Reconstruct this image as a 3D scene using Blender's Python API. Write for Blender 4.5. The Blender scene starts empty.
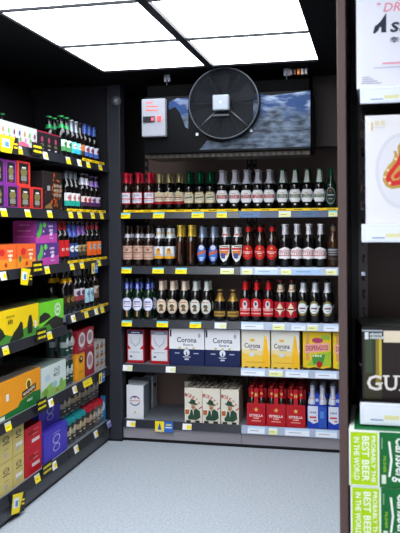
import bpy, math, random
from mathutils import Vector, Matrix
from mathutils.geometry import tessellate_polygon
random.seed(7)
S = bpy.context.scene
COL = S.collection
PI = math.pi

# ------------------------------------------------------------------ camera
F = 759.0; YAW = math.radians(12.84); EYE = 1.30
cam_data = bpy.data.cameras.new('camera'); cam = bpy.data.objects.new('camera', cam_data); COL.objects.link(cam)
cam_data.sensor_fit = 'HORIZONTAL'; cam_data.sensor_width = 36; cam_data.lens = F/400*36
cam_data.shift_y = -(266.5-226.2)/400
cam_data.clip_start = 0.02
cam.matrix_world = Matrix.Translation((0, 0, EYE)) @ Matrix.Rotation(YAW, 4, 'Z') @ Matrix.Rotation(PI/2, 4, 'X') @ Matrix.Rotation(math.radians(-0.36), 4, 'Z')
cam_data.dof.use_dof = True; cam_data.dof.focus_distance = 4.3; cam_data.dof.aperture_fstop = 11
S.camera = cam
# ------------------------------------------------------------------ world and exposure
w = bpy.data.worlds.new('world'); S.world = w; w.use_nodes = True
bg = w.node_tree.nodes['Background']; bg.inputs[0].default_value = (0.88, 0.91, 1.0, 1); bg.inputs[1].default_value = 1.3
PANEL_STRENGTH = 6.0
PANEL_COLOR = (0.90, 0.945, 1.0)
S.view_settings.view_transform = 'Standard'; S.view_settings.look = 'None'
S.view_settings.exposure = 0.55; S.view_settings.gamma = 1.0; S.view_settings.use_curve_mapping = False

# ------------------------------------------------------------------ photo geometry (room coordinates of what stands on known planes)
CA, SA = math.cos(YAW), math.sin(YAW)
def yc(px): return F*CA + (px-200)*SA
def xc(px): return -F*SA + (px-200)*CA
def X_at(px, Y): return xc(px)/yc(px)*Y            # on a plane facing the camera
def Y_at(px, X): return X*yc(px)/xc(px)            # on a plane along the aisle

# ------------------------------------------------------------------ materials
_m = {}
def lin(c):
    return tuple(((v/255)/12.92 if v/255 <= .04045 else ((v/255+.055)/1.055)**2.4) for v in c)
def M(c, rough=.55, metal=0.0, spec=.22, noise=0, coat=0.0, trans=0.0):
    """plain procedural paint/card material; c is sRGB 0-255"""
    key = (c, rough, metal, spec, noise, coat, trans)
    if key in _m: return _m[key]
    m = bpy.data.materials.new('paint_%d_%d_%d' % c); m.use_nodes = True
    nt = m.node_tree; b = nt.nodes['Principled BSDF']; L = lin(c)
    b.inputs['Base Color'].default_value = (*L, 1); b.inputs['Roughness'].default_value = rough
    b.inputs['Metallic'].default_value = metal; b.inputs['Specular IOR Level'].default_value = spec
    b.inputs['Coat Weight'].default_value = coat; b.inputs['Coat Roughness'].default_value = .08
    b.inputs['Transmission Weight'].default_value = trans
    if noise:
        n = nt.nodes.new('ShaderNodeTexNoise'); n.inputs['Scale'].default_value = noise; n.inputs['Detail'].default_value = 4
        r = nt.nodes.new('ShaderNodeMapRange'); r.inputs[3].default_value = .82; r.inputs[4].default_value = 1.15
        tc = nt.nodes.new('ShaderNodeTexCoord')
        mx = nt.nodes.new('ShaderNodeMix'); mx.data_type = 'RGBA'; mx.blend_type = 'MULTIPLY'; mx.inputs[0].default_value = 1
        nt.links.new(tc.outputs['Object'], n.inputs['Vector'])
        nt.links.new(n.outputs[0], r.inputs[0]); mx.inputs[6].default_value = (*L, 1)
        nt.links.new(r.outputs[0], mx.inputs[7]); nt.links.new(mx.outputs[2], b.inputs['Base Color'])
    _m[key] = m; return m
def emis(c, s):
    key = ('e', c, s)
    if key in _m: return _m[key]
    m = bpy.data.materials.new('lit'); m.use_nodes = True; nt = m.node_tree
    b = nt.nodes['Principled BSDF']; b.inputs['Base Color'].default_value = (*c, 1)
    b.inputs['Emission Color'].default_value = (*c, 1); b.inputs['Emission Strength'].default_value = s
    _m[key] = m; return m
def speckle_floor():
    m = bpy.data.materials.new('speckled_vinyl'); m.use_nodes = True; nt = m.node_tree; b = nt.nodes['Principled BSDF']
    tc = nt.nodes.new('ShaderNodeTexCoord')
    n = nt.nodes.new('ShaderNodeTexNoise'); n.inputs['Scale'].default_value = 90; n.inputs['Detail'].default_value = 6; n.inputs['Roughness'].default_value = .75
    v = nt.nodes.new('ShaderNodeTexVoronoi'); v.inputs['Scale'].default_value = 160
    cr = nt.nodes.new('ShaderNodeValToRGB'); e = cr.color_ramp.elements
    e[0].position = .33; e[0].color = (*lin((140, 150, 160)), 1); e[1].position = .66; e[1].color = (*lin((188, 194, 201)), 1)
    cr2 = nt.nodes.new('ShaderNodeValToRGB'); e = cr2.color_ramp.elements
    e[0].position = .10; e[0].color = (.55, .57, .6, 1); e[1].position = .22; e[1].color = (1, 1, 1, 1)
    mx = nt.nodes.new('ShaderNodeMix'); mx.data_type = 'RGBA'; mx.blend_type = 'MULTIPLY'; mx.inputs[0].default_value = .8
    for t in (n, v): nt.links.new(tc.outputs['Object'], t.inputs['Vector'])
    nt.links.new(n.outputs[0], cr.inputs[0]); nt.links.new(v.outputs['Distance'], cr2.inputs[0])
    nt.links.new(cr.outputs[0], mx.inputs[6]); nt.links.new(cr2.outputs[0], mx.inputs[7]); nt.links.new(mx.outputs[2], b.inputs['Base Color'])
    b.inputs['Roughness'].default_value = .5; b.inputs['Specular IOR Level'].default_value = .3
    return m
def blue_grey_pattern():
    """colour pattern for the casing front: cloudy blue above, mottled grey below"""
    m = bpy.data.materials.new('blue_grey_pattern'); m.use_nodes = True; nt = m.node_tree; b = nt.nodes['Principled BSDF']
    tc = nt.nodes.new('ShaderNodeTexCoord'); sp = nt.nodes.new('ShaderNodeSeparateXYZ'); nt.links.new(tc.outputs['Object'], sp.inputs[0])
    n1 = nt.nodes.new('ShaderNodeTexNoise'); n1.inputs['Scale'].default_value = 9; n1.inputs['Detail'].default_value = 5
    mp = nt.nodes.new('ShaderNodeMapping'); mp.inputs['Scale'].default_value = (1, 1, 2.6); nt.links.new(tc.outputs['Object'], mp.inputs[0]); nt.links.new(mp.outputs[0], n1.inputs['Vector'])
    blue_ramp = nt.nodes.new('ShaderNodeValToRGB'); e = blue_ramp.color_ramp.elements
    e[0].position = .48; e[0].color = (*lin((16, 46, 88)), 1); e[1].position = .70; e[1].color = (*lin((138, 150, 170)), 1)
    nt.links.new(n1.outputs[0], blue_ramp.inputs[0])
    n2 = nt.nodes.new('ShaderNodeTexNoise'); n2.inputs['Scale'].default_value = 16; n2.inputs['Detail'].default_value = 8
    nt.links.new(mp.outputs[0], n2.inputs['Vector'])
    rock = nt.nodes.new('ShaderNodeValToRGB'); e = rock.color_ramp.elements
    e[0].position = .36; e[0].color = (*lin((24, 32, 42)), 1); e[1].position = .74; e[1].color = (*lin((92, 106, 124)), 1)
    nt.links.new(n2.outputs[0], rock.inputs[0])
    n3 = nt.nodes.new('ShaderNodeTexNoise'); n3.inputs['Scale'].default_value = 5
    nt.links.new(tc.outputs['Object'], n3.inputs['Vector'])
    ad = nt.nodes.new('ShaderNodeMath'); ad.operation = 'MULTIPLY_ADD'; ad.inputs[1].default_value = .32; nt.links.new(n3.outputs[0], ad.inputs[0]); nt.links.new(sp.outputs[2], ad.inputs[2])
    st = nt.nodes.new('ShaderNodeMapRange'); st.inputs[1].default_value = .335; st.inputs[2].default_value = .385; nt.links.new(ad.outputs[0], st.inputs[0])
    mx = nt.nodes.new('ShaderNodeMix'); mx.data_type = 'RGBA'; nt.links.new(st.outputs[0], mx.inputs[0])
    nt.links.new(rock.outputs[0], mx.inputs[6]); nt.links.new(blue_ramp.outputs[0], mx.inputs[7]); nt.links.new(mx.outputs[2], b.inputs['Base Color'])
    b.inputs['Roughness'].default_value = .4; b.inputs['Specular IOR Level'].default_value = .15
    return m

BLACK = M((14, 14, 17), .5); CHAR = M((30, 31, 36), .45); PANELM = M((112, 92, 84), .45, noise=3)
RAIL = M((26, 30, 40), .32, spec=.5); KICK = M((138, 134, 140), .35, noise=2); SHELFM = M((112, 118, 126), .3, spec=.5)
LRAIL = M((26, 28, 35), .4, spec=.35)
PALERAIL = M((150, 162, 184), .3, spec=.5)
W_ = (226, 228, 230); CR = (222, 210, 186); YE = (238, 214, 20); BK = (18, 18, 20); RD = (176, 22, 34); GD = (190, 150, 60); NV = (22, 30, 66)

# ------------------------------------------------------------------ mesh builder
_text = {}
def text_tris(s, shear=0.0):
    """2D triangles of a word, unit height, centred"""
    key = (s, shear)
    if key in _text: return _text[key]
    cu = bpy.data.curves.new('t', 'FONT'); cu.body = s; cu.resolution_u = 2; cu.offset = .018; cu.align_x = 'CENTER'; cu.shear = shear
    o = bpy.data.objects.new('t', cu); COL.objects.link(o)
    dg = bpy.context.evaluated_depsgraph_get(); dg.update()
    me = bpy.data.meshes.new_from_object(o.evaluated_get(dg))
    me.calc_loop_triangles()
    V = [(v.co.x, v.co.y) for v in me.vertices]
    T = [[V[i] for i in t.vertices] for t in me.loop_triangles]
    bpy.data.objects.remove(o); bpy.data.curves.remove(cu); bpy.data.meshes.remove(me)
    if not T: T = [[(0, 0), (.1, 0), (.1, .1)]]
    xs = [p[0] for t in T for p in t]; ys = [p[1] for t in T for p in t]
    x0, x1, y0, y1 = min(xs), max(xs), min(ys), max(ys); h = max(y1-y0, 1e-4)
    T = [[((p[0]-(x0+x1)/2)/h, (p[1]-(y0+y1)/2)/h) for p in t] for t in T]
    _text[key] = (T, (x1-x0)/h); return _text[key]

class Art:
    """flat printed artwork in its own 2D frame, metres"""
    def __init__(s): s.sh = []
    def poly(s, pts, c):
        tri = tessellate_polygon([[Vector((p[0], p[1], 0)) for p in pts]])
        s.sh.append(([[pts[i] for i in t] for t in tri], c)); return s
    def rect(s, cx, cy, w, h, c):
        s.sh.append(([[(cx-w/2, cy-h/2), (cx+w/2, cy-h/2), (cx+w/2, cy+h/2), (cx-w/2, cy+h/2)]], c)); return s
    def ell(s, cx, cy, rx, ry, c, n=20):
        s.sh.append(([[(cx+rx*math.cos(2*PI*i/n), cy+ry*math.sin(2*PI*i/n)) for i in range(n)]], c)); return s
    def star(s, cx, cy, r, c):
        return s.poly([(cx+(r if i % 2 == 0 else r*.42)*math.sin(PI*i/5), cy+(r if i % 2 == 0 else r*.42)*math.cos(PI*i/5)) for i in range(10)], c)
    def scrib(s, cx, cy, w, h, c, n=5):
        for i in range(n):
            s.rect(cx-w/2+(i+.5)*w/n, cy+(h*.06 if i % 2 else 0), w/n*(.78 if i % 3 else .62), h*(1 if i % 2 else .82), c)
        return s
    def text(s, t, cx, cy, h, c, w=None, rot=0, shear=0.0):
        T, asp = text_tris(t, shear); sx = (w/asp) if w else h
        cs, sn = math.cos(rot), math.sin(rot); out = []
        for t3 in T:
            q = []
            for x, y in t3:
                x, y = x*sx, y*h; q.append((cx+x*cs-y*sn, cy+x*sn+y*cs))
            out.append(q)
        s.sh.append((out, c)); return s
def cut(poly, x, keep_left):
    out = []; n = len(poly)
    for i in range(n):
        a, b = poly[i], poly[(i+1) % n]
        ia = (a[0] <= x) == keep_left or a[0] == x; ib = (b[0] <= x) == keep_left or b[0] == x
        if ia: out.append(a)
        if ia != ib and b[0] != a[0]:
            t = (x-a[0])/(b[0]-a[0]); out.append((x, a[1]+t*(b[1]-a[1])))
    return out

class MB:
    def __init__(s): s.v = []; s.f = []; s.mi = []; s.sm = []; s.mats = []
    def mat(s, m):
        if m not in s.mats: s.mats.append(m)
        return s.mats.index(m)
    def face(s, pts, m, smooth=False):
        i = len(s.v); s.v += [tuple(p) for p in pts]; s.f.append(tuple(range(i, i+len(pts)))); s.mi.append(s.mat(m)); s.sm.append(smooth)
    def box(s, x0, x1, y0, y1, z0, z1, m, rot=None):
        i = len(s.v); P = [(x, y, z) for z in (z0, z1) for y in (y0, y1) for x in (x0, x1)]
        if rot: P = [tuple(rot @ Vector(p)) for p in P]
        s.v += P; k = s.mat(m)
        for q in ((0, 2, 3, 1), (4, 5, 7, 6), (0, 1, 5, 4), (2, 6, 7, 3), (0, 4, 6, 2), (1, 3, 7, 5)):
            s.f.append(tuple(i+j for j in q)); s.mi.append(k); s.sm.append(False)
        return s
    def lathe(s, prof, m, n=20, cx=0, cy=0, a0=0, a1=2*PI, wob=0, axis='Z', at=(0, 0, 0)):
        i = len(s.v); full = abs(a1-a0-2*PI) < 1e-6; cols = n if full else n+1; k = s.mat(m)
        for r, z in prof:
            for j in range(cols):
                a = a0+(a1-a0)*j/n; rr = r*(1+(wob if j % 2 else -wob))
                x, y = rr*math.sin(a), -rr*math.cos(a)
                s.v.append((cx+x, cy+y, z) if axis == 'Z' else (at[0]+x, at[1]-z, at[2]-y))
        for p in range(len(prof)-1):
            for j in range(n):
                a, b = i+p*cols+j, i+p*cols+(j+1) % cols
                q = (a, b, b+cols, a+cols)
                s.f.append(q if axis == 'Z' else q[::-1]); s.mi.append(k); s.sm.append(True)
        return s
    def tube(s, a, b, r, m, n=8):
        a, b = Vector(a), Vector(b); d = (b-a).normalized(); u = d.orthogonal().normalized(); w = d.cross(u); i = len(s.v); k = s.mat(m)
        for c in (a, b):
            for j in range(n): s.v.append(tuple(c+r*(u*math.cos(2*PI*j/n)+w*math.sin(2*PI*j/n))))
        for j in range(n):
            s.f.append((i+j, i+(j+1) % n, i+n+(j+1) % n, i+n+j)); s.mi.append(k); s.sm.append(True)
        s.f.append(tuple(range(i+n-1, i-1, -1))); s.mi.append(k); s.sm.append(False)
        s.f.append(tuple(range(i+n, i+2*n))); s.mi.append(k); s.sm.append(False)
        return s
    def torus(s, c, R, r, m, n=40, k=6, sy=1):
        i = len(s.v); mi = s.mat(m)
        for a in range(n):
            A = 2*PI*a/n
            for b in range(k):
                B = 2*PI*b/k; rr = R+r*math.cos(B)
                s.v.append((c[0]+rr*math.cos(A), c[1]+r*math.sin(B)*sy, c[2]+rr*math.sin(A)))
        for a in range(n):
            for b in range(k):
                s.f.append((i+a*k+b, i+((a+1) % n)*k+b, i+((a+1) % n)*k+(b+1) % k, i+a*k+(b+1) % k)); s.mi.append(mi); s.sm.append(True)
        return s
    def art(s, art, fn, step=None, rough=.5, off=None, coat=0.0):
        off = off or (.00025 if step else .00015)
        for L, (polys, c) in enumerate(art.sh):
            m = c if not isinstance(c, tuple) else M(c, rough, coat=coat); d = off*(L+1)
            for p in polys:
                ar = sum(p[i][0]*p[(i+1) % len(p)][1]-p[(i+1) % len(p)][0]*p[i][1] for i in range(len(p)))
                if ar < 0: p = p[::-1]
                pieces = [p]
                if step:
                    x0, x1 = min(q[0] for q in p), max(q[0] for q in p); pieces = []; rest = p
                    k = math.floor(x0/step)+1
                    while k*step < x1 and rest:
                        l = cut(rest, k*step, True); rest = cut(rest, k*step, False)
                        if len(l) > 2: pieces.append(l)
                        k += 1
                    if len(rest) > 2: pieces.append(rest)
                for q in pieces: s.face([fn(u, v, d) for u, v in q], m, bool(step))
        return s
    def build(s, name, parent=None, bevel=0, loc=None, rotz=0):
        me = bpy.data.meshes.new(name); me.from_pydata(s.v, [], s.f)
        for m in s.mats: me.materials.append(m)
        me.polygons.foreach_set('material_index', s.mi); me.polygons.foreach_set('use_smooth', s.sm); me.update()
        o = bpy.data.objects.new(name, me); COL.objects.link(o)
        if parent: o.parent = parent
        if loc: o.location = loc
        o.rotation_euler.z = rotz
        if bevel:
            b = o.modifiers.new('bevel', 'BEVEL'); b.width = bevel; b.segments = 2; b.limit_method = 'ANGLE'; b.angle_limit = 1.2
        return o
def cyl(r):
    return lambda u, v, d: ((r+d)*math.sin(u/r), -(r+d)*math.cos(u/r), v)
def thing(name, label, cat, loc=(0, 0, 0), rotz=0, group=None):
    o = bpy.data.objects.new(name, None); COL.objects.link(o); o.location = loc; o.rotation_euler.z = rotz; o.empty_display_size = .05
    return tag(o, label, cat, group)
def tag(o, label, cat, group=None):
    o['label'] = label; o['category'] = cat
    if group: o['group'] = group
    n = len(label.replace(',', '').split())
    if n < 4 or n > 16: print('LABEL LENGTH', n, label)
    return o
def struct(o): o['kind'] = 'structure'; return o
def dup(root, loc, rotz, label):
    r = root.copy(); COL.objects.link(r); r.location = loc; r.rotation_euler.z = rotz; r['label'] = label
    for ch in [c for c in ALLCH.get(root.name, root.children)]:
        c = ch.copy(); COL.objects.link(c); c.parent = r
    n = len(label.replace(',', '').split())
    if n < 4 or n > 16: print('LABEL LENGTH', n, label)
    return r
ALLCH = {}

# ------------------------------------------------------------------ room shell
CEIL = EYE+.86; LW = -2.08; BWY = 4.92; RW = 1.7; FY = -1.6
LX = -1.565; BY = 4.39; RY = 1.90            # fronts of left rack, back rack, right rack
b = MB(); b.box(LW-.1, RW+.1, FY, BWY+.1, -.05, 0, speckle_floor()); struct(b.build('floor'))
b = MB(); b.box(LW-.1, LW, FY, BWY, 0, CEIL+.1, M((21, 20, 25), .6, spec=.1)); struct(b.build('wall_left'))
b = MB(); b.box(LW-.1, RW+.1, BWY, BWY+.1, 0, CEIL+.1, M((24, 20, 22), .6, spec=.1)); struct(b.build('wall_back'))
b = MB(); b.box(RW, RW+.1, FY, BWY, 0, CEIL+.1, M((60, 56, 58), .6)); struct(b.build('wall_right'))
# ceiling with a rectangular opening for the lay-in light grid
gx = [X_at(105, 4.663*.86), -.848, X_at(319.4, 4.665*.86)]
gy = [4.01-.622*k for k in range(0, 9)]
b = MB(); cm = M((13, 13, 16), .7, spec=.08)
b.box(LW, gx[0], FY, BWY, CEIL, CEIL+.1, cm); b.box(gx[2], RW, FY, BWY, CEIL, CEIL+.1, cm)
b.box(gx[0], gx[2], gy[0], BWY, CEIL, CEIL+.1, cm); b.box(gx[0], gx[2], FY, gy[-1], CEIL, CEIL+.1, cm)
struct(b.build('ceiling'))
b = MB(); tb = M((24, 26, 32), .5)
for y in gy[1:-1]: b.box(gx[0], gx[2], y-.008, y+.008, CEIL-.006, CEIL+.004, tb)
b.box(gx[1]-.02, gx[1]+.02, gy[-1], gy[0], CEIL-.008, CEIL+.004, tb)
struct(b.build('trim_1'))
rows = ['farthest', 'second farthest', 'third farthest', 'fourth farthest', 'fifth farthest', 'sixth farthest', 'seventh farthest', 'eighth farthest']
pm = emis(PANEL_COLOR, PANEL_STRENGTH)
for k in range(8):
    for c in (0, 1):
        x0, x1 = gx[c]+.002+.018*c, gx[c+1]-.002-.018*(1-c)
        t = thing('ceiling_light', 'square glowing white ceiling panel, %s row, %s column' % (rows[k], 'left' if c == 0 else 'right'), 'ceiling light', ((x0+x1)/2, (gy[k]+gy[k+1])/2, CEIL), group='lay-in ceiling light panels')
        hx, hy = (x1-x0)/2, (gy[k]-gy[k+1])/2-.009
        m = MB(); m.box(-hx, hx, -hy, hy, .008, .016, pm); m.build('diffuser', t)
        m = MB(); m.box(-hx, hx, -hy, hy, .017, .05, M((60, 60, 64))); m.build('housing', t)

# ------------------------------------------------------------------ shelving
def rail_frame(axis):
    return None
RH = .045; RT = math.radians(12)
def back_shelf(parent, x0, x1, z, depth=.46, railm=RAIL, ysurf=0):
    """shelf plate whose top is at z; front at y=0 (local), with a slightly tilted ticket rail"""
    m = MB(); m.box(x0, x1, .006, depth, z-.03, z, SHELFM); m.box(x0+.02, x1-.02, .03, depth-.02, z-.036, z-.03, M((60, 60, 64)))
    sh = m.build('shelf', parent)
    m = MB(); d = RH*math.sin(RT)
    P = [(.002, z+.004), (.006, z+.004), (.006, z-RH+.004), (-d, z-RH+.004)]
    i = []
    m.face([(x0+.002, -d, z-RH+.004), (x1-.002, -d, z-RH+.004), (x1-.002, .002, z+.004), (x0+.002, .002, z+.004)], railm)
    m.face([(x0+.002, .002, z+.004), (x1-.002, .002, z+.004), (x1-.002, .006, z+.004), (x0+.002, .006, z+.004)], railm)
    m.face([(x0+.002, .006, z-RH+.004), (x1-.002, .006, z-RH+.004), (x1-.002, -d, z-RH+.004), (x0+.002, -d, z-RH+.004)], railm)
    m.face([(x1-.002, .006, z-RH+.004), (x0+.002, .006, z-RH+.004), (x0+.002, .006, z+.004), (x1-.002, .006, z+.004)], railm)
    for x, s in ((x0+.002, 1), (x1-.002, -1)):
        q = [(x, -d, z-RH+.004), (x, .002, z+.004), (x, .006, z+.004), (x, .006, z-RH+.004)]
        m.face(q if s > 0 else q[::-1], railm)
    m.build('price_rail', sh)
    return sh
def slotted(m, x, y, z0, z1, mat, wd=.03, hole=(.008, .03), pitch=.053):
    """upright strip with real slots"""
    z = z0
    m.box(x-wd/2, x-hole[0], y, y+.003, z0, z1, mat); m.box(x+hole[0], x+wd/2, y, y+.003, z0, z1, mat)
    while z < z1-pitch:
        m.box(x-hole[0], x+hole[0], y, y+.003, z, z+pitch-hole[1], mat); z += pitch
    m.box(x-hole[0], x+hole[0], y, y+.003, z, z1, mat)
BZ = [1.388, 1.056, .735, .465, .128]
BX = [X_at(122, BY), X_at(240, BY), X_at(240, BY)+.727]
for k, (x0, x1) in enumerate(((BX[0], BX[1]), (BX[1], BX[2]))):
    t = thing('shelving_unit', ['dark five-shelf wall rack on the back wall, left bay beside the corner post', 'dark five-shelf wall rack on the back wall, right bay below the cooler fan side'][k], 'shelving', (0, BY, 0), group='back wall shelving bays')
    for i, z in enumerate(BZ): back_shelf(t, x0, x1, z, railm=PALERAIL if k and i else (M((60, 76, 104), .3) if k else RAIL))
    m = MB(); m.box(x0, x1, .465, .48, 0, 1.95, PANELM); m.build('back_panel', t)
    m = MB(); m.box(x0+.001, x1-.001, .004, .02, .02, .083, KICK); m.box(x0, x1, .012, .03, 0, .02, BLACK); m.build('kick_panel', t)
    for x in (x0+.017, x1-.017):
        m = MB(); slotted(m, x, .455, .14, 1.92, M((26, 26, 30), .5)); m.build('upright', t)
# left rack: local frame x along +Y of the room; built facing +X by rotation
LZ_near = [1.67, 1.385, 1.110, .785, .450, .128]; LZ_far = [1.67, 1.385, 1.110, .832, .450, .128]
LYJ = [4.372, 3.715, 3.055, 2.395]
for k in range(3):
    y1, y0 = LYJ[k], LYJ[k+1]
    t = thing('shelving_unit', ['black shelving rack along the left wall, far bay next to the corner post', 'black shelving rack along the left wall, bay of cartons in view',
              'black shelving rack along the left wall, empty bay nearest the camera'][k], 'shelving', (LX, y0, 0), PI/2, 'left wall shelving bays')
    L = y1-y0
    for z in (LZ_far if k == 0 else LZ_near): back_shelf(t, 0, L, z, .47, LRAIL)
    m = MB(); m.box(0, L, .475, .49, 0, 2.1, M((22, 20, 24), .6, spec=.1)); m.build('back_panel', t)
    m = MB(); m.box(.001, L-.001, .004, .02, .02, .083, M((74, 74, 80), .45)); m.box(0, L, .012, .03, 0, .02, BLACK); m.build('kick_panel', t)
    for x in (.017, L-.017):
        m = MB(); slotted(m, x, .465, .14, 2.05, M((26, 26, 30), .5)); m.build('upright', t)
# corner post
m = MB(); m.box(-1.567, -1.49, 4.374, 4.46, 0, CEIL, M((44, 45, 52), .4)); m.box(-1.572, -1.487, 4.371, 4.46, 0, .012, BLACK)
m.box(-1.575, -1.567, 4.375, 4.44, 0, CEIL, M((20, 20, 24), .4))
o = m.build('trim_2', bevel=.003); struct(o)
# end panel closing the left rack behind the post
m = MB(); m.box(-2.07, -1.576, 4.375, 4.40, 0, CEIL, M((24, 23, 28), .5, spec=.12)); struct(m.build('trim_3'))
# boxed-in panel right of the cooler
m = MB(); m.box(X_at(313, 4.40), .25, 4.41, 4.5, 1.3+(225-146)/174, CEIL, M((38, 28, 27), .5)); struct(m.build('trim_4'))
m = MB(); m.box(X_at(313, 4.40)-.3, .25, 4.88, 4.91, 1.0, CEIL, M((120, 112, 116), .6)); struct(m.build('trim_5'))

# ------------------------------------------------------------------ bottles
def prof_long(h=.235, r=.031, neck=.0135):
    k = h/.235
    return [(0, 0), (r*.85, 0), (r, .004), (r, .138*k), (r*.96, .147*k), (r*.80, .159*k), (r*.60, .169*k), (neck*1.15, .181*k), (neck, .200*k), (neck*.95, .222*k), (neck*1.08, .224*k), (neck*1.08, .232*k), (0, h*.992)]
def prof_stub(h=.19, r=.032, neck=.0135):
    k = h/.19
    return [(0, 0), (r*.85, 0), (r, .004), (r, .105*k), (r*.95, .118*k), (r*.7, .132*k), (neck*1.2, .145*k), (neck, .165*k), (neck, .178*k), (neck*1.1, .18*k), (neck*1.1, .187*k), (0, h*.992)]
def rad(prof, z):
    for (r0, z0), (r1, z1) in zip(prof, prof[1:]):
        if z0 <= z <= z1 and z1 > z0: return r0+(r1-r0)*(z-z0)/(z1-z0)
    return prof[-2][0]
BROWN = M((30, 15, 9), .07, spec=.6); GREEN = M((12, 34, 20), .07, spec=.6); DARK = M((12, 11, 12), .07, spec=.6); AMBER = M((64, 36, 16), .07, spec=.6, trans=.3)
def build_bottle(sp, label, loc, rotz):
    prof = sp.get('prof') or prof_long(sp.get('h', .24), sp.get('r', .031)); h = prof[-1][1]/.992; r = max(p[0] for p in prof)
    t = thing(sp.get('name', 'beer_bottle'), label, 'bottle', loc, rotz, sp['group'])
    ch = []
    m = MB(); m.lathe(prof, sp['glass'], 20); ch.append(m.build('glass_body', t))
    m = MB(); nr = prof[-2][0]
    m.lathe([(nr*1.18, h-.0085), (nr*1.15, h-.004), (nr*1.0, h), (0, h+.0006)], M(sp.get('cap', (30, 30, 34)), .35, metal=.3), 20, wob=.03); ch.append(m.build('bottle_cap', t))
    if 'foil' in sp:
        z0, z1, c = sp['foil']; z0 *= h; z1 *= h; m = MB(); n = 6; e = .0006
        zs = [z0+(z1-z0)*i/n for i in range(n+1)]
        m.lathe([(rad(prof, z)+e+(.0006 if z > h*.93 else 0), z) for z in zs], M(c, .35, metal=sp.get('fm', .2)), 20)
        if 'foilart' in sp: m.art(sp['foilart'](), lambda u, v, d: ((rad(prof, v*h)+e+d)*math.sin(u/.014), -(rad(prof, v*h)+e+d)*math.cos(u/.014), v*h), .003)
        if z1 > h*.97:
            m.lathe([(nr*1.22, h-.009), (nr*1.15, h+.0008), (0, h+.0012)], M(c, .35, metal=sp.get('fm', .2)), 20)
        ch.append(m.build('neck_foil', t))
    if 'label' in sp:
        a = sp['label'](); m = MB(); c0 = cyl(r+.0003); ls = sp.get('ls', 1.0)
        vs = [q[1] for L in a.sh for p in L[0] for q in p]; vm = (min(vs)+max(vs))/2; top = .141*h/.235
        sh = min(.013 if 'ls' in sp else 0, top-(vm+(max(vs)-vm)*ls)) if 'prof' not in sp else 0
        lv = sp.get('lv', ls); m.art(a, lambda u, v, d: c0(u*ls, (v-vm)*lv+vm+sh, d), .005); ch.append(m.build('label_or_streak', t))
    ALLCH[t.name] = ch
    return t
protos = {}
def place_bottle(sp, loc, rotz, label):
    if sp['key'] not in protos:
        protos[sp['key']] = build_bottle(sp, label, loc, rotz); return protos[sp['key']]
    return dup(protos[sp['key']], loc, rotz, label)
ORD = {1: ['the only one'], 2: ['left one of two', 'right one of two'], 3: ['leftmost of three', 'middle of three', 'rightmost of three'],
       4: ['leftmost of four', 'second from left of four', 'third from left of four', 'rightmost of four'],
       5: ['leftmost of five', 'second from left of five', 'middle of five', 'fourth from left of five', 'rightmost of five'],
       6: ['leftmost of six', 'second from left of six', 'third from left of six', 'fourth from left of six', 'fifth from left of six', 'rightmost of six']}

# label artwork (u = around the bottle, v = height above base)
def L_red():
    a = Art(); a.rect(0, .072, .066, .062, (160, 16, 30)); a.rect(0, .073, .054, .052, (216, 216, 224)); a.scrib(0, .082, .03, .005, (170, 150, 160))
    a.rect(0, .088, .03, .004, (140, 150, 190)); a.rect(0, .068, .05, .005, (200, 60, 70)); a.rect(0, .058, .036, .003, (150, 160, 190)); return a
def L_cream_red():
    a = Art(); a.rect(0, .07, .078, .058, (216, 206, 182)); a.rect(0, .046, .078, .014, (150, 20, 30)); a.rect(0, .072, .05, .006, (120, 60, 50)); a.ell(0, .092, .012, .012, (208, 190, 150)); a.rect(0, .062, .04, .002, (90, 60, 50)); a.rect(0, .080, .034, .002, (150, 60, 50)); return a
def L_arch():
    a = Art(); a.poly([(-.03, .042), (.03, .042), (.033, .06), (.033, .085), (.02, .098), (-.02, .098), (-.033, .085), (-.033, .06)], (192, 168, 112))
    a.poly([(-.026, .046), (.026, .046), (.029, .06), (.029, .083), (.017, .094), (-.017, .094), (-.029, .083), (-.029, .06)], (214, 204, 178)); a.poly([(-.02, .064), (.02, .069), (.02, .077), (-.02, .072)], (92, 100, 84)); a.rect(0, .084, .02, .003, (120, 110, 80)); a.rect(0, .058, .03, .002, (130, 120, 90)); return a
def octo(cx, cy, rx, ry, k=.45): return [(cx-rx, cy-ry*k), (cx-rx*k*1.3, cy-ry), (cx+rx*k*1.3, cy-ry), (cx+rx, cy-ry*k), (cx+rx, cy+ry*k), (cx+rx*k*1.3, cy+ry), (cx-rx*k*1.3, cy+ry), (cx-rx, cy+ry*k)]
def L_stella(band=(164, 20, 34)):
    a = Art(); a.poly(octo(0, .072, .033, .034), (206, 206, 208)); a.poly(octo(0, .072, .030, .031), (226, 226, 228)); a.rect(0, .071, .050, .019, band); a.text('STELLA', 0, .075, .006, (236, 232, 222), .038); a.text('ARTOIS', 0, .067, .005, (236, 232, 222), .034); a.rect(0, .088, .016, .004, (190, 160, 90)); a.rect(0, .026, .008, .008, (200, 200, 205)); return a
def L_oval_silver():
    a = Art(); a.ell(0, .07, .026, .042, (128, 138, 140)); a.ell(0, .07, .022, .037, (24, 50, 34)); a.rect(0, .074, .044, .012, (20, 26, 24)); a.text('Heineken', 0, .074, .007, (210, 214, 214), .036); a.star(0, .094, .006, (190, 30, 30)); a.rect(0, .055, .02, .003, (160, 165, 165)); return a
def L_copper():
    a = Art(); a.rect(0, .073, .076, .070, (196, 160, 142)); a.rect(0, .074, .05, .004, (90, 60, 54)); a.rect(0, .066, .036, .003, (120, 86, 76)); a.rect(0, .098, .076, .003, (150, 110, 92)); a.ell(0, .088, .008, .007, (130, 90, 76)); a.rect(0, .048, .04, .002, (120, 86, 76)); return a
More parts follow.
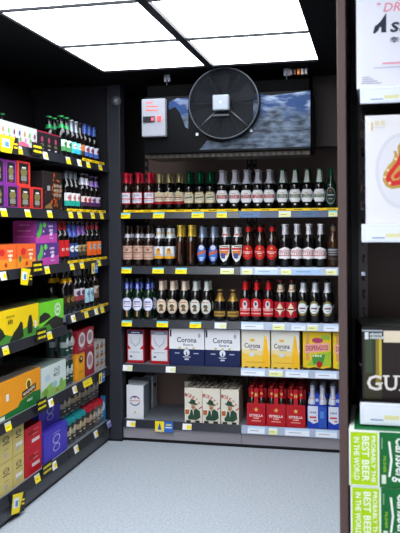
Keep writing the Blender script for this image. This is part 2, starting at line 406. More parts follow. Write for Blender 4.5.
def L_lion():
    a = Art(); a.rect(0, .074, .072, .062, (208, 212, 218)); a.poly([(-.036, .043), (.036, .043), (.036, .052), (0, .060), (-.036, .052)], (224, 160, 40)); a.ell(0, .084, .011, .013, (214, 160, 50)); a.ell(.002, .088, .005, .006, (120, 70, 30)); a.poly([(-.012, .066), (.012, .066), (.009, .08), (-.009, .08)], (206, 150, 46)); a.rect(0, .062, .04, .003, (60, 80, 130)); return a
def L_blue():
    a = Art(); a.ell(0, .068, .027, .044, (34, 60, 140)); a.ell(0, .066, .021, .036, (70, 110, 180)); a.ell(0, .098, .013, .012, (190, 196, 214)); a.poly([(-.024, .058), (.024, .074), (.022, .086), (-.024, .070)], (196, 90, 48)); a.rect(0, .046, .022, .008, (160, 190, 214)); a.rect(0, .036, .016, .005, (200, 206, 216)); return a
def L_shield():
    a = Art(); a.poly([(-.032, .108), (.032, .112), (.030, .07), (.014, .036), (-.004, .026), (-.024, .05), (-.032, .08)], (222, 220, 214)); a.rect(0, .092, .054, .010, (186, 40, 40)); a.poly([(-.02, .055), (.018, .06), (.024, .084), (-.024, .082)], (210, 120, 60)); a.poly([(-.014, .045), (.004, .042), (.01, .07), (-.018, .07)], (60, 80, 140)); a.rect(.004, .103, .036, .004, (60, 60, 80)); return a
def L_round():
    a = Art(); a.ell(0, .076, .031, .036, (182, 24, 32), 28); a.text('ESTRELLA', 0, .078, .006, (228, 222, 214), .048); a.rect(0, .070, .026, .003, (228, 222, 214)); a.star(0, .095, .008, (214, 170, 70)); a.rect(0, .058, .02, .002, (220, 170, 90)); return a
def L_tysk():
    a = Art(); a.poly([(-.042, .045), (-.012, .045), (0, .041), (.012, .045), (.042, .045), (.042, .085), (.028, .092), (0, .102), (-.028, .092), (-.042, .085)], (222, 220, 222)); a.rect(0, .071, .084, .026, (170, 30, 42)); a.rect(0, .071, .084, .019, (226, 224, 226)); a.text('TYSKIE', 0, .071, .014, (160, 24, 38), .062); a.rect(0, .090, .012, .003, (190, 160, 90)); return a
def L_ambr():
    a = Art(); a.rect(0, .078, .07, .040, (46, 44, 50)); a.rect(0, .082, .06, .018, (150, 150, 152)); a.rect(0, .081, .05, .006, (34, 34, 40)); a.rect(0, .064, .05, .003, (170, 168, 160)); a.rect(0, .045, .07, .010, (60, 56, 54)); return a
def L_peroni():
    a = Art(); a.ell(0, .078, .031, .034, (150, 156, 196), 24); a.ell(0, .078, .028, .031, (218, 218, 232), 24); a.text('PERONI', 0, .079, .006, (170, 50, 70), .04); a.rect(0, .090, .034, .006, (70, 80, 170)); a.rect(0, .066, .034, .004, (90, 100, 180)); a.rect(0, .028, .008, .028, (170, 120, 80)); return a
def L_moretti(bgc=(216, 200, 176), rim=(150, 96, 70)):
    a = Art(); a.ell(0, .072, .031, .036, (236, 228, 212), 24); a.ell(0, .072, .0285, .0335, rim, 24); a.ell(0, .072, .0265, .0315, bgc, 24); a.rect(0, .093, .03, .004, (160, 60, 50)); a.poly([(-.013, .068), (.013, .068), (.010, .076), (.006, .082), (-.004, .083), (-.010, .077)], (70, 76, 50)); a.ell(.002, .066, .007, .008, (120, 82, 54)); a.poly([(-.010, .048), (.013, .048), (.010, .060), (-.007, .060)], (90, 84, 60)); return a
def L_goldband():
    a = Art(); a.rect(0, .046, .086, .034, (120, 92, 40)); a.rect(0, .046, .086, .028, (166, 132, 62)); a.rect(0, .046, .06, .010, (100, 76, 34)); return a
def L_redfig():
    a = Art(); a.poly([(-.033, .030), (.033, .030), (.033, .096), (.024, .112), (.010, .118), (-.010, .118), (-.024, .112), (-.033, .096)], (190, 26, 36)); a.ell(0, .088, .012, .020, (200, 196, 196)); a.ell(0, .092, .006, .010, (60, 70, 90)); a.rect(0, .064, .054, .013, (226, 190, 186)); a.text('MADRI', 0, .064, .009, (180, 24, 34), .044); a.rect(0, .044, .05, .006, (216, 170, 160)); return a
def L_diamond():
    a = Art(); a.rect(0, .064, .080, .076, (170, 28, 46)); a.poly([(-.016, .07), (0, .034), (.016, .07), (0, .098)], (214, 196, 160)); a.poly([(-.032, .064), (0, .052), (.032, .064), (0, .078)], (222, 210, 188)); a.rect(0, .066, .046, .007, (120, 40, 44)); return a
def L_ring():
    a = Art(); a.ell(0, .074, .026, .036, (150, 130, 60), 24); a.ell(0, .074, .026, .030, (46, 84, 60), 24); a.ell(0, .074, .023, .026, (214, 218, 222), 24); a.poly([(-.03, .070), (.032, .078), (.032, .088), (-.03, .070)], (206, 212, 218)); a.rect(0, .074, .030, .007, (120, 50, 56)); a.rect(0, .060, .016, .003, (90, 110, 100)); return a
def stripe_label(c1, c2=None, c3=None, z0=.035, z1=.095):
    def f():
        a = Art(); a.rect(0, (z0+z1)/2, .074, z1-z0, c1)
        if c2: a.rect(0, z0+(z1-z0)*.2, .074, (z1-z0)*.4, c2); 
        if c3: a.ell(0, z0+(z1-z0)*.62, .020, (z1-z0)*.24, c3); a.rect(0, z0+(z1-z0)*.62, .03, .004, (40, 40, 46))
        return a
    return f
def fa(c, z, w=.02, h=.05):
    return lambda: Art().rect(0, z, w, h, c)

P = {}
def prod(key, desc, **k):
    k['key'] = key; k['desc'] = desc; k.setdefault('group', desc + 's' if len(desc) < 50 else desc); P[key] = k
prod('A', r=0.034, ls=1.18, desc='red-topped bottle with red-edged white label', glass=BROWN, h=.24, cap=(150, 20, 34), foil=(.74, 1, (170, 24, 44)), label=L_red)
prod('B', r=0.0295, ls=1.18, desc='gold-topped bottle with cream label, red foot', glass=DARK, h=.23, cap=(170, 150, 90), foil=(.76, 1, (160, 146, 104)), fm=.5, label=L_cream_red)
prod('C', r=0.0305, ls=1.18, desc='green-topped bottle with cream arched label', glass=DARK, h=.238, cap=(10, 90, 60), foil=(.70, 1, (8, 84, 56)), fm=.6, label=L_arch)
prod('D', r=0.0338, ls=1.32, lv=1.08, desc='silver-topped bottle, white octagonal label, red band', glass=DARK, h=.243, cap=(190, 190, 200), foil=(.66, 1, (206, 206, 216)), fm=0, label=L_stella)
prod('E', r=0.034, ls=1.32, lv=1.08, desc='green-topped bottle, white octagonal label, green band', glass=DARK, h=.243, cap=(120, 140, 120), foil=(.66, 1, (58, 104, 70)), fm=.2, foilart=fa((206, 214, 208), .82, .016, .30), label=lambda: L_stella((74, 96, 66)))
prod('F', r=0.0305, ls=1.18, desc='dark green bottle with silvered oval label', glass=GREEN, h=.24, cap=(10, 80, 50), foil=(.80, 1, (10, 62, 40)), label=L_oval_silver)
prod('G', r=0.0305, ls=1.18, desc='dark bottle with matt copper label', glass=BROWN, h=.252, cap=(20, 20, 22), foil=(.70, .79, (176, 176, 184)), label=L_copper)
prod('H', r=0.0315, ls=1.18, desc='white-topped bottle with golden lion label', glass=DARK, h=.250, cap=(20, 20, 22), foil=(.69, .93, (190, 194, 200)), foilart=fa((210, 170, 60), .81, .010, .06), label=L_lion)
prod('I', r=0.031, ls=1.18, desc='gold-topped slim brown bottle without front label', glass=BROWN, h=.250, cap=(200, 160, 40), foil=(.73, .99, (196, 164, 60)), fm=.3, label=lambda: Art().rect(0, .08, .006, .10, (110, 60, 34)))  # thin amber streak is a highlight painted on the glass, not paper
prod('J', r=0.032, ls=1.18, desc='bottle with tall blue oval label', glass=DARK, h=.252, cap=(20, 20, 24), foil=(.70, .95, (120, 134, 156)), fm=.5, label=L_blue)
prod('K', r=0.0335, ls=1.18, desc='bottle with white shield label, silver neck', glass=DARK, h=.250, cap=(20, 20, 24), foil=(.72, .95, (196, 196, 200)), foilart=fa((190, 60, 50), .77, .02, .04), label=L_shield)
prod('L', r=0.034, ls=1.18, desc='bottle with round red label, red neck ring', glass=BROWN, h=.250, cap=(20, 12, 14), foil=(.84, .95, (176, 34, 34)), label=L_round)
prod('M', r=0.0335, ls=1.18, desc='white-topped bottle with red-lettered white label', glass=DARK, h=.253, cap=(190, 190, 196), foil=(.76, .99, (196, 194, 200)), label=L_tysk)
prod('N', r=0.0305, ls=1.18, desc='clear amber bottle with grey black label', glass=AMBER, h=.250, cap=(40, 36, 36), foil=(.84, .95, (110, 90, 70)), label=L_ambr)
prod('O', r=0.0305, ls=1.18, desc='blue-topped green bottle with white oval label', glass=GREEN, h=.252, cap=(16, 18, 26), foil=(.73, .89, (44, 60, 150)), foilart=lambda: Art().rect(0, .80, .012, .12, (140, 150, 210)), label=L_peroni)
prod('P', r=0.0315, ls=1.18, desc='cream-topped bottle with cream oval label', glass=DARK, h=.243, cap=(90, 60, 54), foil=(.74, .97, (210, 190, 170)), label=L_moretti)
prod('Q', r=0.0325, ls=1.18, desc='white-topped bottle with white oval label', glass=DARK, h=.243, cap=(60, 60, 64), foil=(.74, .97, (186, 192, 186)), label=lambda: L_moretti((208, 210, 202), (110, 126, 120)))
prod('R', 'short dark bottle with two gold bands', glass=DARK, prof=prof_stub(.188, .036), cap=(120, 96, 50), foil=(.64, .90, (150, 118, 52)), fm=.4, label=L_goldband)
prod('S', r=0.0335, ls=1.18, desc='red-necked bottle with red label, white figure', glass=DARK, h=.248, cap=(60, 20, 24), foil=(.76, .94, (190, 28, 34)), label=L_redfig)
prod('T', r=0.0328, ls=1.18, desc='cream-necked bottle, red label with cream diamond', glass=DARK, h=.248, cap=(90, 20, 28), foil=(.72, .89, (204, 190, 168)), foilart=fa((170, 110, 90), .77, .02, .03), label=L_diamond)
prod('U', r=0.034, ls=1.18, desc='white-foiled black bottle with round ringed label', glass=DARK, h=.248, cap=(24, 22, 26), foil=(.72, .94, (190, 192, 198)), label=L_ring)
SHN = ['top', 'second', 'third']
def run_back(key, pxs, shelf, dy=.045, rows=2, gap=.066):
    sp = P[key]; n = len(pxs); z = BZ[shelf]
    for i, px in enumerate(pxs):
        Y = BY+dy; x = X_at(px, Y)
        place_bottle(sp, (x, Y, z), random.uniform(-.12, .12)+math.atan2(x, Y)*-.35, '%s, %s' % (sp['desc'], (ORD[n][i] if n > 1 else 'alone') + (', front row' if rows > 1 else ' on back rack')))
    for r in range(1, rows):
        for i, px in enumerate(pxs):
            Y = BY+dy+gap*r+.006; x = X_at(px, BY+dy)+random.uniform(.001, .003)
            if key == 'A': x += .001
            place_bottle(sp, (x, Y, z), random.uniform(-.4, .4), '%s, %s, row behind' % (sp['desc'], ORD[n][i] if n > 1 else 'alone'))
run_back('A', [126.5, 138.3, 149.6], 0)
run_back('B', [159.6, 169.2, 179.3], 0)
run_back('C', [189.2, 199.9, 210.4], 0)
run_back('D', [222.2, 235, 246.7, 258, 269.6], 0)
run_back('E', [282.6, 295.2, 307.5, 319.6], 0)
run_back('F', [331.3], 0, rows=1)
run_back('G', [127.7, 138, 148.4], 1)
run_back('H', [158.7, 169.4], 1)
run_back('I', [180.0, 190.8], 1)
run_back('J', [202, 213.3], 1)
run_back('K', [225.0, 236.8], 1)
run_back('L', [248.2, 260, 271.8], 1)
run_back('M', [284.6, 296.6, 308.6, 320.4], 1)
run_back('N', [333.2], 1, rows=1)
run_back('O', [126.7, 137.2, 148.0], 2)
run_back('P', [161, 172.2, 183.6], 2)
run_back('Q', [195, 206.3], 2)
run_back('R', [219.6, 232.6], 2, rows=1)
run_back('S', [244.8, 256.2, 268], 2)
run_back('T', [279.8, 291.2], 2)
run_back('U', [302.6, 314.5, 326.6], 2)

# ------------------------------------------------------------------ cartons
def carton(name, label, cat, x0, x1, y0, y1, z0, z1, body, front=None, side=None, top=None, rotz=0, group=None, bevel=.003, rough=.5, face='-Y', extra=None):
    """a closed card box; its printed front looks at -Y (or at +X)"""
    cx, cy = (x0+x1)/2, (y0+y1)/2; hx, hy, H = (x1-x0)/2, (y1-y0)/2, z1-z0
    m = MB(); m.box(-hx, hx, -hy, hy, 0, H, M(body, rough))
    fy = lambda u, v, d: (u, -hy-d, v); fx = lambda u, v, d: (hx+d, u, v); fnx = lambda u, v, d: (-hx-d, -u, v)
    ft = lambda u, v, d: (u, v, H+d)
    if face == '-Y':
        if front: m.art(front(2*hx, H), fy, rough=rough)
        if side: m.art(side(2*hy, H), fnx, rough=rough); m.art(side(2*hy, H), fx, rough=rough)
    else:
        if front: m.art(front(2*hy, H), fx, rough=rough)
        if side: m.art(side(2*hx, H), fy, rough=rough)
    if top: m.art(top(2*hx, 2*hy), ft, rough=rough)
    o = m.build(name, loc=(cx, cy, z0), rotz=rotz, bevel=bevel)
    if extra: extra(o, hx, hy, H)
    return tag(o, label, cat, group)
def caps_on(n_x, n_y, c=(60, 58, 56), r=.013, foil=None):
    def f(o, hx, hy, H):
        for i in range(n_x):
            for j in range(n_y):
                x = -hx+hx*2*(i+.5)/n_x; y = -hy+2*hy*(j+.5)/n_y
                m = MB(); m.lathe([(r*.85, H-.004), (r*.85, H+.006), (r*1.1, H+.007), (r*1.05, H+.013), (r*.8, H+.016), (0, H+.0165)], M(c, .35, metal=.4), 12, x, y, wob=.03)
                m.build('bottle_cap', o)
    return f

def F_bud(tint):
    def f(W, H):
        a = Art(); a.rect(0, H*.5, W-.006, H-.006, (176, 26, 40)); a.rect(0, H*.52, W*.86, H*.86, (214, 216, 222)); a.rect(0, H*.92, W*.9, H*.11, tint)
        a.scrib(0, H*.91, W*.5, H*.03, (220, 224, 232)); a.poly([(-W*.45, H*.42), (-W*.24, H*.42), (-W*.43, H*.54)], (186, 34, 40)); a.poly([(W*.45, H*.42), (W*.43, H*.54), (W*.24, H*.42)], (186, 34, 40))
        a.poly([(-W*.3, H*.78), (-W*.26, H*.6), (0, H*.48), (W*.26, H*.6), (W*.3, H*.78), (W*.26, H*.79), (W*.2, H*.63), (0, H*.53), (-W*.2, H*.63), (-W*.26, H*.79)], (176, 184, 200))
        a.rect(0, H*.33, W*.6, H*.02, (150, 160, 180)); a.rect(-W*.25, H*.2, W*.14, H*.05, (60, 80, 130)); a.rect(0, H*.03, W*.9, H*.04, (160, 20, 36)); return a
    return f
def F_coronaw(W, H):
    a = Art(); a.rect(0, H*.725, W, H*.55, (222, 222, 226)); a.rect(0, H*.225, W, H*.45, (24, 34, 76))
    a.text('Corona', 0, H*.70, H*.14, (36, 44, 84), W*.56); a.text('Extra', .01, H*.57, H*.06, (60, 66, 100), W*.28)
    a.rect(-W*.46, H*.88, W*.05, H*.2, (50, 54, 70)); a.ell(W*.36, H*.82, W*.04, H*.06, (160, 162, 172))
    for x in (-.2, 0, .2): a.ell(W*x, H*.48, W*.04, H*.03, (196, 184, 110))
    a.ell(0, H*.36, W*.085, H*.09, (214, 218, 226)); a.poly([(-W*.025, H*.29), (W*.025, H*.29), (0, H*.41)], (24, 34, 76)); a.rect(0, H*.24, W*.22, H*.02, (190, 196, 212)); a.rect(0, H*.18, W*.12, H*.04, (190, 196, 212))
    a.rect(-W*.27, H*.34, W*.14, H*.025, (170, 180, 204)); a.rect(W*.27, H*.34, W*.14, H*.025, (170, 180, 204)); return a
def F_coronay(W, H):
    a = Art(); a.rect(0, H*.5, W, H, (222, 218, 206)); a.poly([(-W*.5, 0), (W*.5, 0), (W*.5, H*.34), (0, H*.36), (-W*.5, H*.40)], (232, 190, 70)); a.poly([(-W*.5, H*.40), (W*.5, H*.34), (W*.5, H*.46), (-W*.5, H*.50)], (226, 206, 150))
    a.poly([(W*.2, H*.05), (W*.48, H*.05), (W*.46, H*.4), (W*.38, H*.84), (W*.31, H*.84), (W*.24, H*.4)], (238, 180, 30)); a.rect(W*.345, H*.82, W*.07, H*.1, (238, 196, 60))
    a.text('Corona', -W*.12, H*.60, H*.13, (64, 58, 90), W*.56); a.text('Extra', -W*.08, H*.5, H*.05, (110, 104, 120), W*.24); a.ell(-W*.12, H*.74, W*.09, H*.035, (226, 176, 60)); a.ell(-W*.14, H*.36, W*.09, H*.05, (196, 208, 222)); a.rect(0, H*.16, W*.7, H*.03, (222, 166, 40))
    for x in (-.35, -.1, .15, .38): a.rect(W*x, H*.02, W*.12, H*.05, (60, 50, 40))
    return a
def F_desp(W, H):
    a = Art(); a.rect(0, H*.5, W, H, (226, 190, 30)); a.poly([(-W*.4, H*.12), (W*.5, H*.12), (W*.5, H*.5), (0, H*.44)], (160, 186, 50)); a.poly([(-W*.14, H*.16), (W*.2, H*.16), (W*.3, H*.42), (-W*.2, H*.42)], (70, 140, 60)); a.rect(-W*.33, H*.6, W*.12, H*.7, (206, 150, 80)); a.rect(W*.3, H*.86, W*.3, H*.12, (150, 180, 60))
    a.poly([(-W*.43, H*.44), (W*.43, H*.52), (W*.43, H*.72), (-W*.43, H*.68)], (226, 160, 150)); a.text('DESPERADOS', 0, H*.585, H*.13, (150, 30, 60), W*.78, rot=.06); a.ell(W*.02, H*.78, W*.2, H*.07, (170, 60, 96)); a.ell(W*.08, H*.16, W*.1, H*.085, (170, 30, 30)); a.scrib(0, H*.38, W*.36, H*.06, (206, 214, 170), 4)
    a.poly([(-W*.5, 0), (W*.5, 0), (W*.5, H*.1), (W*.2, H*.05), (-W*.1, H*.09), (-W*.3, H*.05), (-W*.5, H*.08)], (40, 36, 30)); return a
def F_peronibox(W, H):
    a = Art(); a.rect(0, H*.5, W*.94, H*.97, (216, 216, 218)); a.ell(0, H*.54, W*.32, H*.15, (60, 80, 140)); a.ell(0, H*.54, W*.26, H*.115, (216, 216, 218)); a.rect(0, H*.54, W*.72, H*.1, (216, 216, 218)); a.text('PERONI', 0, H*.54, H*.045, (180, 60, 50), W*.62); a.poly([(-W*.1, H*.62), (W*.1, H*.62), (0, H*.68)], (190, 90, 60)); a.ell(0, H*.2, W*.07, H*.03, (200, 180, 130)); return a
def F_moretti(W, H):
    a = Art(); a.rect(0, H*.5, W, H, (214, 208, 192)); g = (38, 70, 52)
    for i, ch in enumerate('MORETTI'):
        t = i/6; x = -W*.42+W*.84*t; y = H*(.80-.36*t**2); a.text(ch, x, y, H*.115, (170, 30, 30), W*(.06 if ch == 'I' else .12), rot=-.1-.85*t)
    a.poly([(-W*.30, H*.60), (-W*.20, H*.60), (-W*.12, H*.68), (W*.08, H*.66), (W*.14, H*.57), (W*.24, H*.55), (W*.20, H*.51), (-W*.2, H*.54)], g)
    a.poly([(-W*.13, H*.54), (W*.13, H*.52), (W*.12, H*.42), (W*.02, H*.36), (-W*.1, H*.41)], (176, 130, 100)); a.poly([(-W*.12, H*.44), (W*.02, H*.46), (W*.0, H*.42)], (60, 44, 34))
    a.poly([(-W*.32, H*.16), (-W*.28, H*.08), (W*.2, H*.08), (W*.42, H*.16), (W*.38, H*.34), (W*.16, H*.42), (W*.02, H*.35), (-W*.14, H*.38), (-W*.2, H*.24)], g); a.poly([(-W*.04, H*.36), (W*.04, H*.36), (0, H*.2)], (200, 200, 190))
    a.poly([(-W*.45, H*.24), (-W*.25, H*.24), (-W*.23, H*.38), (-W*.46, H*.38)], (176, 90, 40)); a.rect(-W*.345, H*.39, W*.22, H*.03, (230, 222, 200))
    for x in (-.28, .24): a.rect(W*x, H*.035, W*.26, H*.06, (50, 44, 40))
    return a
CW = BY+.02
def bc(name, label, cat, px0, px1, shelf, h, depth, dy=.02, **k):
    Y = BY+dy; z = BZ[shelf]
    return carton(name, label, cat, X_at(px0, Y)+.001, X_at(px1, Y)-.001, Y, Y+depth, z, z+h, **k)
bc('bottle_carton', 'small red-edged white bottle carton with navy top, leftmost on fourth back shelf', 'carton', 126, 143.5, 3, .205, .13, dy=.05, body=(150, 30, 40), front=F_bud((40, 48, 84)), extra=caps_on(2, 2, (70, 40, 34)))
bc('bottle_carton', 'small red-edged white bottle carton with pale grey-blue top, second on fourth back shelf', 'carton', 149.3, 168, 3, .205, .13, dy=.05, body=(190, 60, 50), front=F_bud((120, 136, 156)), extra=caps_on(2, 2, (70, 40, 34)))
bc('bottle_carton', 'wide white and navy lager carton beside the red-edged carton', 'carton', 168.4, 203.6, 3, .222, .2, dy=.02, body=(206, 206, 212), front=F_coronaw, side=F_coronaw)
bc('bottle_carton', 'wide white and navy lager carton beside the yellow one', 'carton', 204.3, 239.4, 3, .222, .2, dy=.02, body=(206, 206, 212), front=F_coronaw, side=F_coronaw)
bc('bottle_carton', 'white and yellow lager carton, left one of two', 'carton', 240.8, 269.3, 3, .222, .15, dy=.02, body=(222, 204, 150), front=F_coronay)
bc('bottle_carton', 'white and yellow lager carton, right one of two', 'carton', 270.3, 298.8, 3, .222, .15, dy=.02, body=(222, 204, 150), front=F_coronay)
bc('bottle_carton', 'whole yellow-green carton with pink lettering on fourth back shelf', 'carton', 302, 330.5, 3, .222, .15, dy=.02, body=(214, 180, 40), front=F_desp)
bc('bottle_carton', 'yellow-green carton half hidden behind the grey end post', 'carton', 332, 360.5, 3, .222, .15, dy=.02, body=(214, 180, 40), front=F_desp)
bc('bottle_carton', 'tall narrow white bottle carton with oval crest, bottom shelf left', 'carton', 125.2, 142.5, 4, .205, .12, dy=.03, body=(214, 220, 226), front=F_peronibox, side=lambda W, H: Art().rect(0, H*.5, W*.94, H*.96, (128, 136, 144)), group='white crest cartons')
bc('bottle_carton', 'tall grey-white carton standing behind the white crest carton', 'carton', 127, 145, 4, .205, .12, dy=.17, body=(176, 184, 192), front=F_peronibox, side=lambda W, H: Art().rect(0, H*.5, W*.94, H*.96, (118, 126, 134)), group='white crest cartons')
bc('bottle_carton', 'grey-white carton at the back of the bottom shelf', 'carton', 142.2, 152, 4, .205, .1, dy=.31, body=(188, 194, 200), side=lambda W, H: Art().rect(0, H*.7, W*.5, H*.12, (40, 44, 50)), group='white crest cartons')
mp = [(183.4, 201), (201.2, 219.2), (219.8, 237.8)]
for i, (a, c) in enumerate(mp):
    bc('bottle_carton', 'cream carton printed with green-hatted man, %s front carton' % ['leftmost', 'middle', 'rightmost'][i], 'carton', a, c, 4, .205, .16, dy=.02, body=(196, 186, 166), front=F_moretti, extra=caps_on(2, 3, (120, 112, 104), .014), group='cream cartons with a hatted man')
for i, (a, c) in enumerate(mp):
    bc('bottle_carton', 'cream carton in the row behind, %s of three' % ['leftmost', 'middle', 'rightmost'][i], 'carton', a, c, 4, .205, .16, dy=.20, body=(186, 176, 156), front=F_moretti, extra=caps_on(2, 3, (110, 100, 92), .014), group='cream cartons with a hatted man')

# open bottle carriers with handle
def F_estrella(W, H):
    a = Art(); a.ell(0, H*.5, W*.40, H*.42, (150, 14, 24)); a.ell(0, H*.5, W*.385, H*.405, (180, 24, 34)); a.star(0, H*.72, H*.11, (214, 176, 96)); a.text('ESTRELLA', 0, H*.46, H*.11, (232, 224, 220), W*.72); a.text('DAMM', 0, H*.34, H*.07, (226, 200, 190), W*.28); a.rect(0, H*.22, W*.5, H*.03, (226, 180, 160)); return a
def F_blanc(W, H):
    a = Art(); a.rect(-W*.22, H*.5, W*.52, H*.98, (208, 212, 222)); a.poly([(-W*.48, 0), (W*.04, 0), (W*.04, H*.3), (-W*.2, H*.22), (-W*.48, H*.36)], (30, 60, 170)); a.text('1664', -W*.22, H*.72, H*.1, (50, 70, 150), W*.34); a.rect(-W*.22, H*.5, W*.36, H*.08, (200, 60, 70)); a.rect(-W*.1, H*.36, W*.16, H*.06, (190, 50, 60)); a.rect(W*.27, H*.5, W*.4, H*.94, (44, 80, 170)); a.rect(W*.25, H*.62, W*.2, H*.3, (80, 130, 200)); return a
def carrier(label, x0, x1, y, z, depth, c, front, hi, group, dk):
    W = x1-x0; t = thing('bottle_carrier', label, 'bottle carrier', ((x0+x1)/2, y, z), 0, group); H = .132; w = W/2-.001
    m = MB(); cm = M(c, .45); th = .002
    m.box(-w, w, 0, th, 0, H, cm); m.box(-w, w, depth-th, depth, 0, H, cm); m.box(-w, -w+th, th, depth-th, 0, H, cm); m.box(w-th, w, th, depth-th, 0, H, cm); m.box(-w, w, 0, depth, 0, .002, cm)
    m.art(front(2*w, H), lambda u, v, d: (u, -d, v)); m.build('tray', t)
    m = MB(); m.box(-.0015, .0015, th, depth-th, .002, hi-.03, cm)
    # arched handle with a hand slot
    y0, y1 = depth*.12, depth*.88
    m.box(-.0015, .0015, y0, y1, hi-.012, hi, cm); m.box(-.0015, .0015, y0, y0+.03, hi-.03, hi-.012, cm); m.box(-.0015, .0015, y1-.03, y1, hi-.03, hi-.012, cm)
    m.build('handle', t)
    m = MB()
    for k in (0, 1, 2): m.box(-w+th, w-th, depth*(k/3)+th+.001, depth*(k/3)+th+.0025, .04, hi-.055 if k else hi-.05, cm) if k else None
    m.box(-w*.22, w*.22, .0025, .0045, H, hi-.012, cm); m.art(Art().ell(0, hi-.05, .009, .011, dk), lambda u, v, d: (u, .0025-d, v))
    m.box(-w+th, w-th, depth/3-.001, depth/3+.001, H, hi-.02, cm)
    m.build('divider', t)
    return t
prod('V', 'red-necked beer bottle standing in red carrier', glass=BROWN, prof=prof_long(.23, .0268, .0125), cap=(150, 30, 34), foil=(.70, .93, (176, 26, 34)), name='beer_bottle', foilart=fa((210, 170, 100), .80, .012, .05), label=stripe_label((176, 26, 34)), group='bottles in the red carriers')
prod('Wb', 'silver-necked blue bottle standing in blue carrier', glass=M((26, 56, 150), .08), prof=prof_long(.243, .0268, .0125), cap=(150, 156, 170), foil=(.56, .95, (196, 198, 208)), foilart=fa((190, 70, 80), .70, .016, .03), label=stripe_label((40, 80, 180)), group='bottles in the blue carriers')
est = [(245.6, 264.4), (265.2, 284.6), (285.0, 304.2)]
nm = ['leftmost', 'middle', 'rightmost']
for r in (0, 1):
    for i, (a, c) in enumerate(est):
        Y = BY+.02+r*.2; x0, x1 = X_at(a, BY+.02), X_at(c, BY+.02)
        carrier('open red bottle carrier, %s, %s' % (nm[i], 'front row with gold star' if r == 0 else 'in the row behind'), x0, x1, Y, BZ[4], .18, (176, 22, 34), F_estrella, .232, 'red bottle carriers', (214, 170, 90))
        for j in (0, 1, 2):
            if r == 1 and j == 2: continue
            for s in (-1, 1):
                xx = (x0+x1)/2+s*(x1-x0)/4
                place_bottle(P['V'], (xx, Y+.002+.03+j*.0585, BZ[4]+.003), random.uniform(-.3, .3), 'red-necked bottle, %s %s slot, %s %s red carrier' % (['front', 'middle', 'rear'][j], 'left' if s < 0 else 'right', nm[i], ['front', 'back-row'][r]))
for i, (a, c) in enumerate([(306.2, 325.8), (326.8, 346.4)]):
    Y = BY+.02; x0, x1 = X_at(a, Y), X_at(c, Y)
    carrier('open blue and white bottle carrier, %s' % ['whole, next to the red carriers', 'partly hidden by the end post'][i], x0, x1, Y, BZ[4], .18, (30, 60, 176), F_blanc, .215, 'blue bottle carriers', (190, 200, 220))
    for j in (0, 1, 2):
        for s in (-1, 1):
            place_bottle(P['Wb'], ((x0+x1)/2+s*(x1-x0)/4, Y+.032+j*.0585, BZ[4]+.003), random.uniform(-.3, .3), 'silver-necked bottle, %s %s slot of %s blue carrier' % (['front', 'middle', 'rear'][j], 'left' if s < 0 else 'right', ['left', 'right'][i]))

# ------------------------------------------------------------------ left rack stock
FX = LX-.02
def lc(name, label, cat, px0, px1, z0, z1, depth=.26, x=FX, **k):
    ya, yb = Y_at(px0, x), Y_at(px1, x)
    k.setdefault('face', '+X')
    return carton(name, label, cat, x-depth, x, ya+.001, yb-.001, z0, z1, **k)
def lcy(name, label, cat, y0, y1, z0, z1, depth=.26, x=FX, **k):
    k.setdefault('face', '+X')
    return carton(name, label, cat, x-depth, x, y0+.001, y1-.001, z0, z1, **k)
Z1, Z2, Z3, Z4n, Z5, Z6 = LZ_near; Z4f = LZ_far[3]
def F_fruit(W, H):
    a = Art(); a.rect(0, H*.5, W, H, (176, 182, 182))
    for i in range(8):
        x = -W*.44+W*.125*i; c = [(90, 60, 120), (206, 120, 60), (120, 170, 70), (130, 40, 70)][i % 4]
        a.ell(x, H*.62, W*.02, H*.12, c); a.ell(x+W*.02, H*.36, W*.022, H*.10, (196, 110, 150) if i % 2 else (110, 150, 80)); a.rect(x+.01, H*.8, W*.03, H*.04, (150, 170, 160))
    a.poly([(-W*.1, 0), (W*.3, 0), (W*.26, H*.2), (W*.1, H*.28), (0, H*.16)], (200, 90, 120)); return a
def F_dark(W, H):
    a = Art(); a.rect(0, H*.5, W, H, (140, 24, 50)); a.rect(0, H*.5, W, H*.88, (22, 20, 24)); 
    for x in (-.3, 0, .3): a.ell(W*x, H*.62, W*.05, H*.14, (140, 50, 78)); a.rect(W*x, H*.36, W*.13, H*.12, (90, 90, 60)); a.rect(W*x, H*.16, W*.1, H*.05, (170, 170, 170))
    return a
def F_mixpk(edge):
    def f(W, H):
        a = Art(); a.rect(0, H*.5, W, H, edge); a.rect(0, H*.5, W*.74, H*.84, (28, 26, 26)); a.ell(0, H*.56, W*.26, H*.18, (110, 100, 60)); a.rect(0, H*.74, W*.3, H*.06, (200, 200, 196)); a.rect(0, H*.3, W*.44, H*.2, (120, 120, 112)); a.rect(0, H*.13, W*.3, H*.04, (150, 60, 60)); return a
    return f
def F_fire(W, H):
    a = Art(); a.rect(0, H*.5, W, H, (34, 26, 26)); rr = random.Random(3)
    for q in range(46):
        t = rr.random(); a.ell(W*rr.gauss(.14, .15), H*rr.gauss(.48, .17), W*.05*(1.3-t), H*.05*(1.3-t), (int(120+90*t), int(46+60*t), int(16+22*t)), 8)
    for j in range(3):
        for i in range(3): a.rect(W*(.02+.15*i), H*(.4+.12*j), W*.10, H*.08, (128, 124, 108))
    a.rect(-W*.3, H*.56, W*.14, H*.12, (130, 140, 140)); a.poly([(-W*.48, H*.1), (-W*.2, H*.2), (-W*.1, H*.04), (-W*.48, H*.04)], (120, 90, 50)); return a
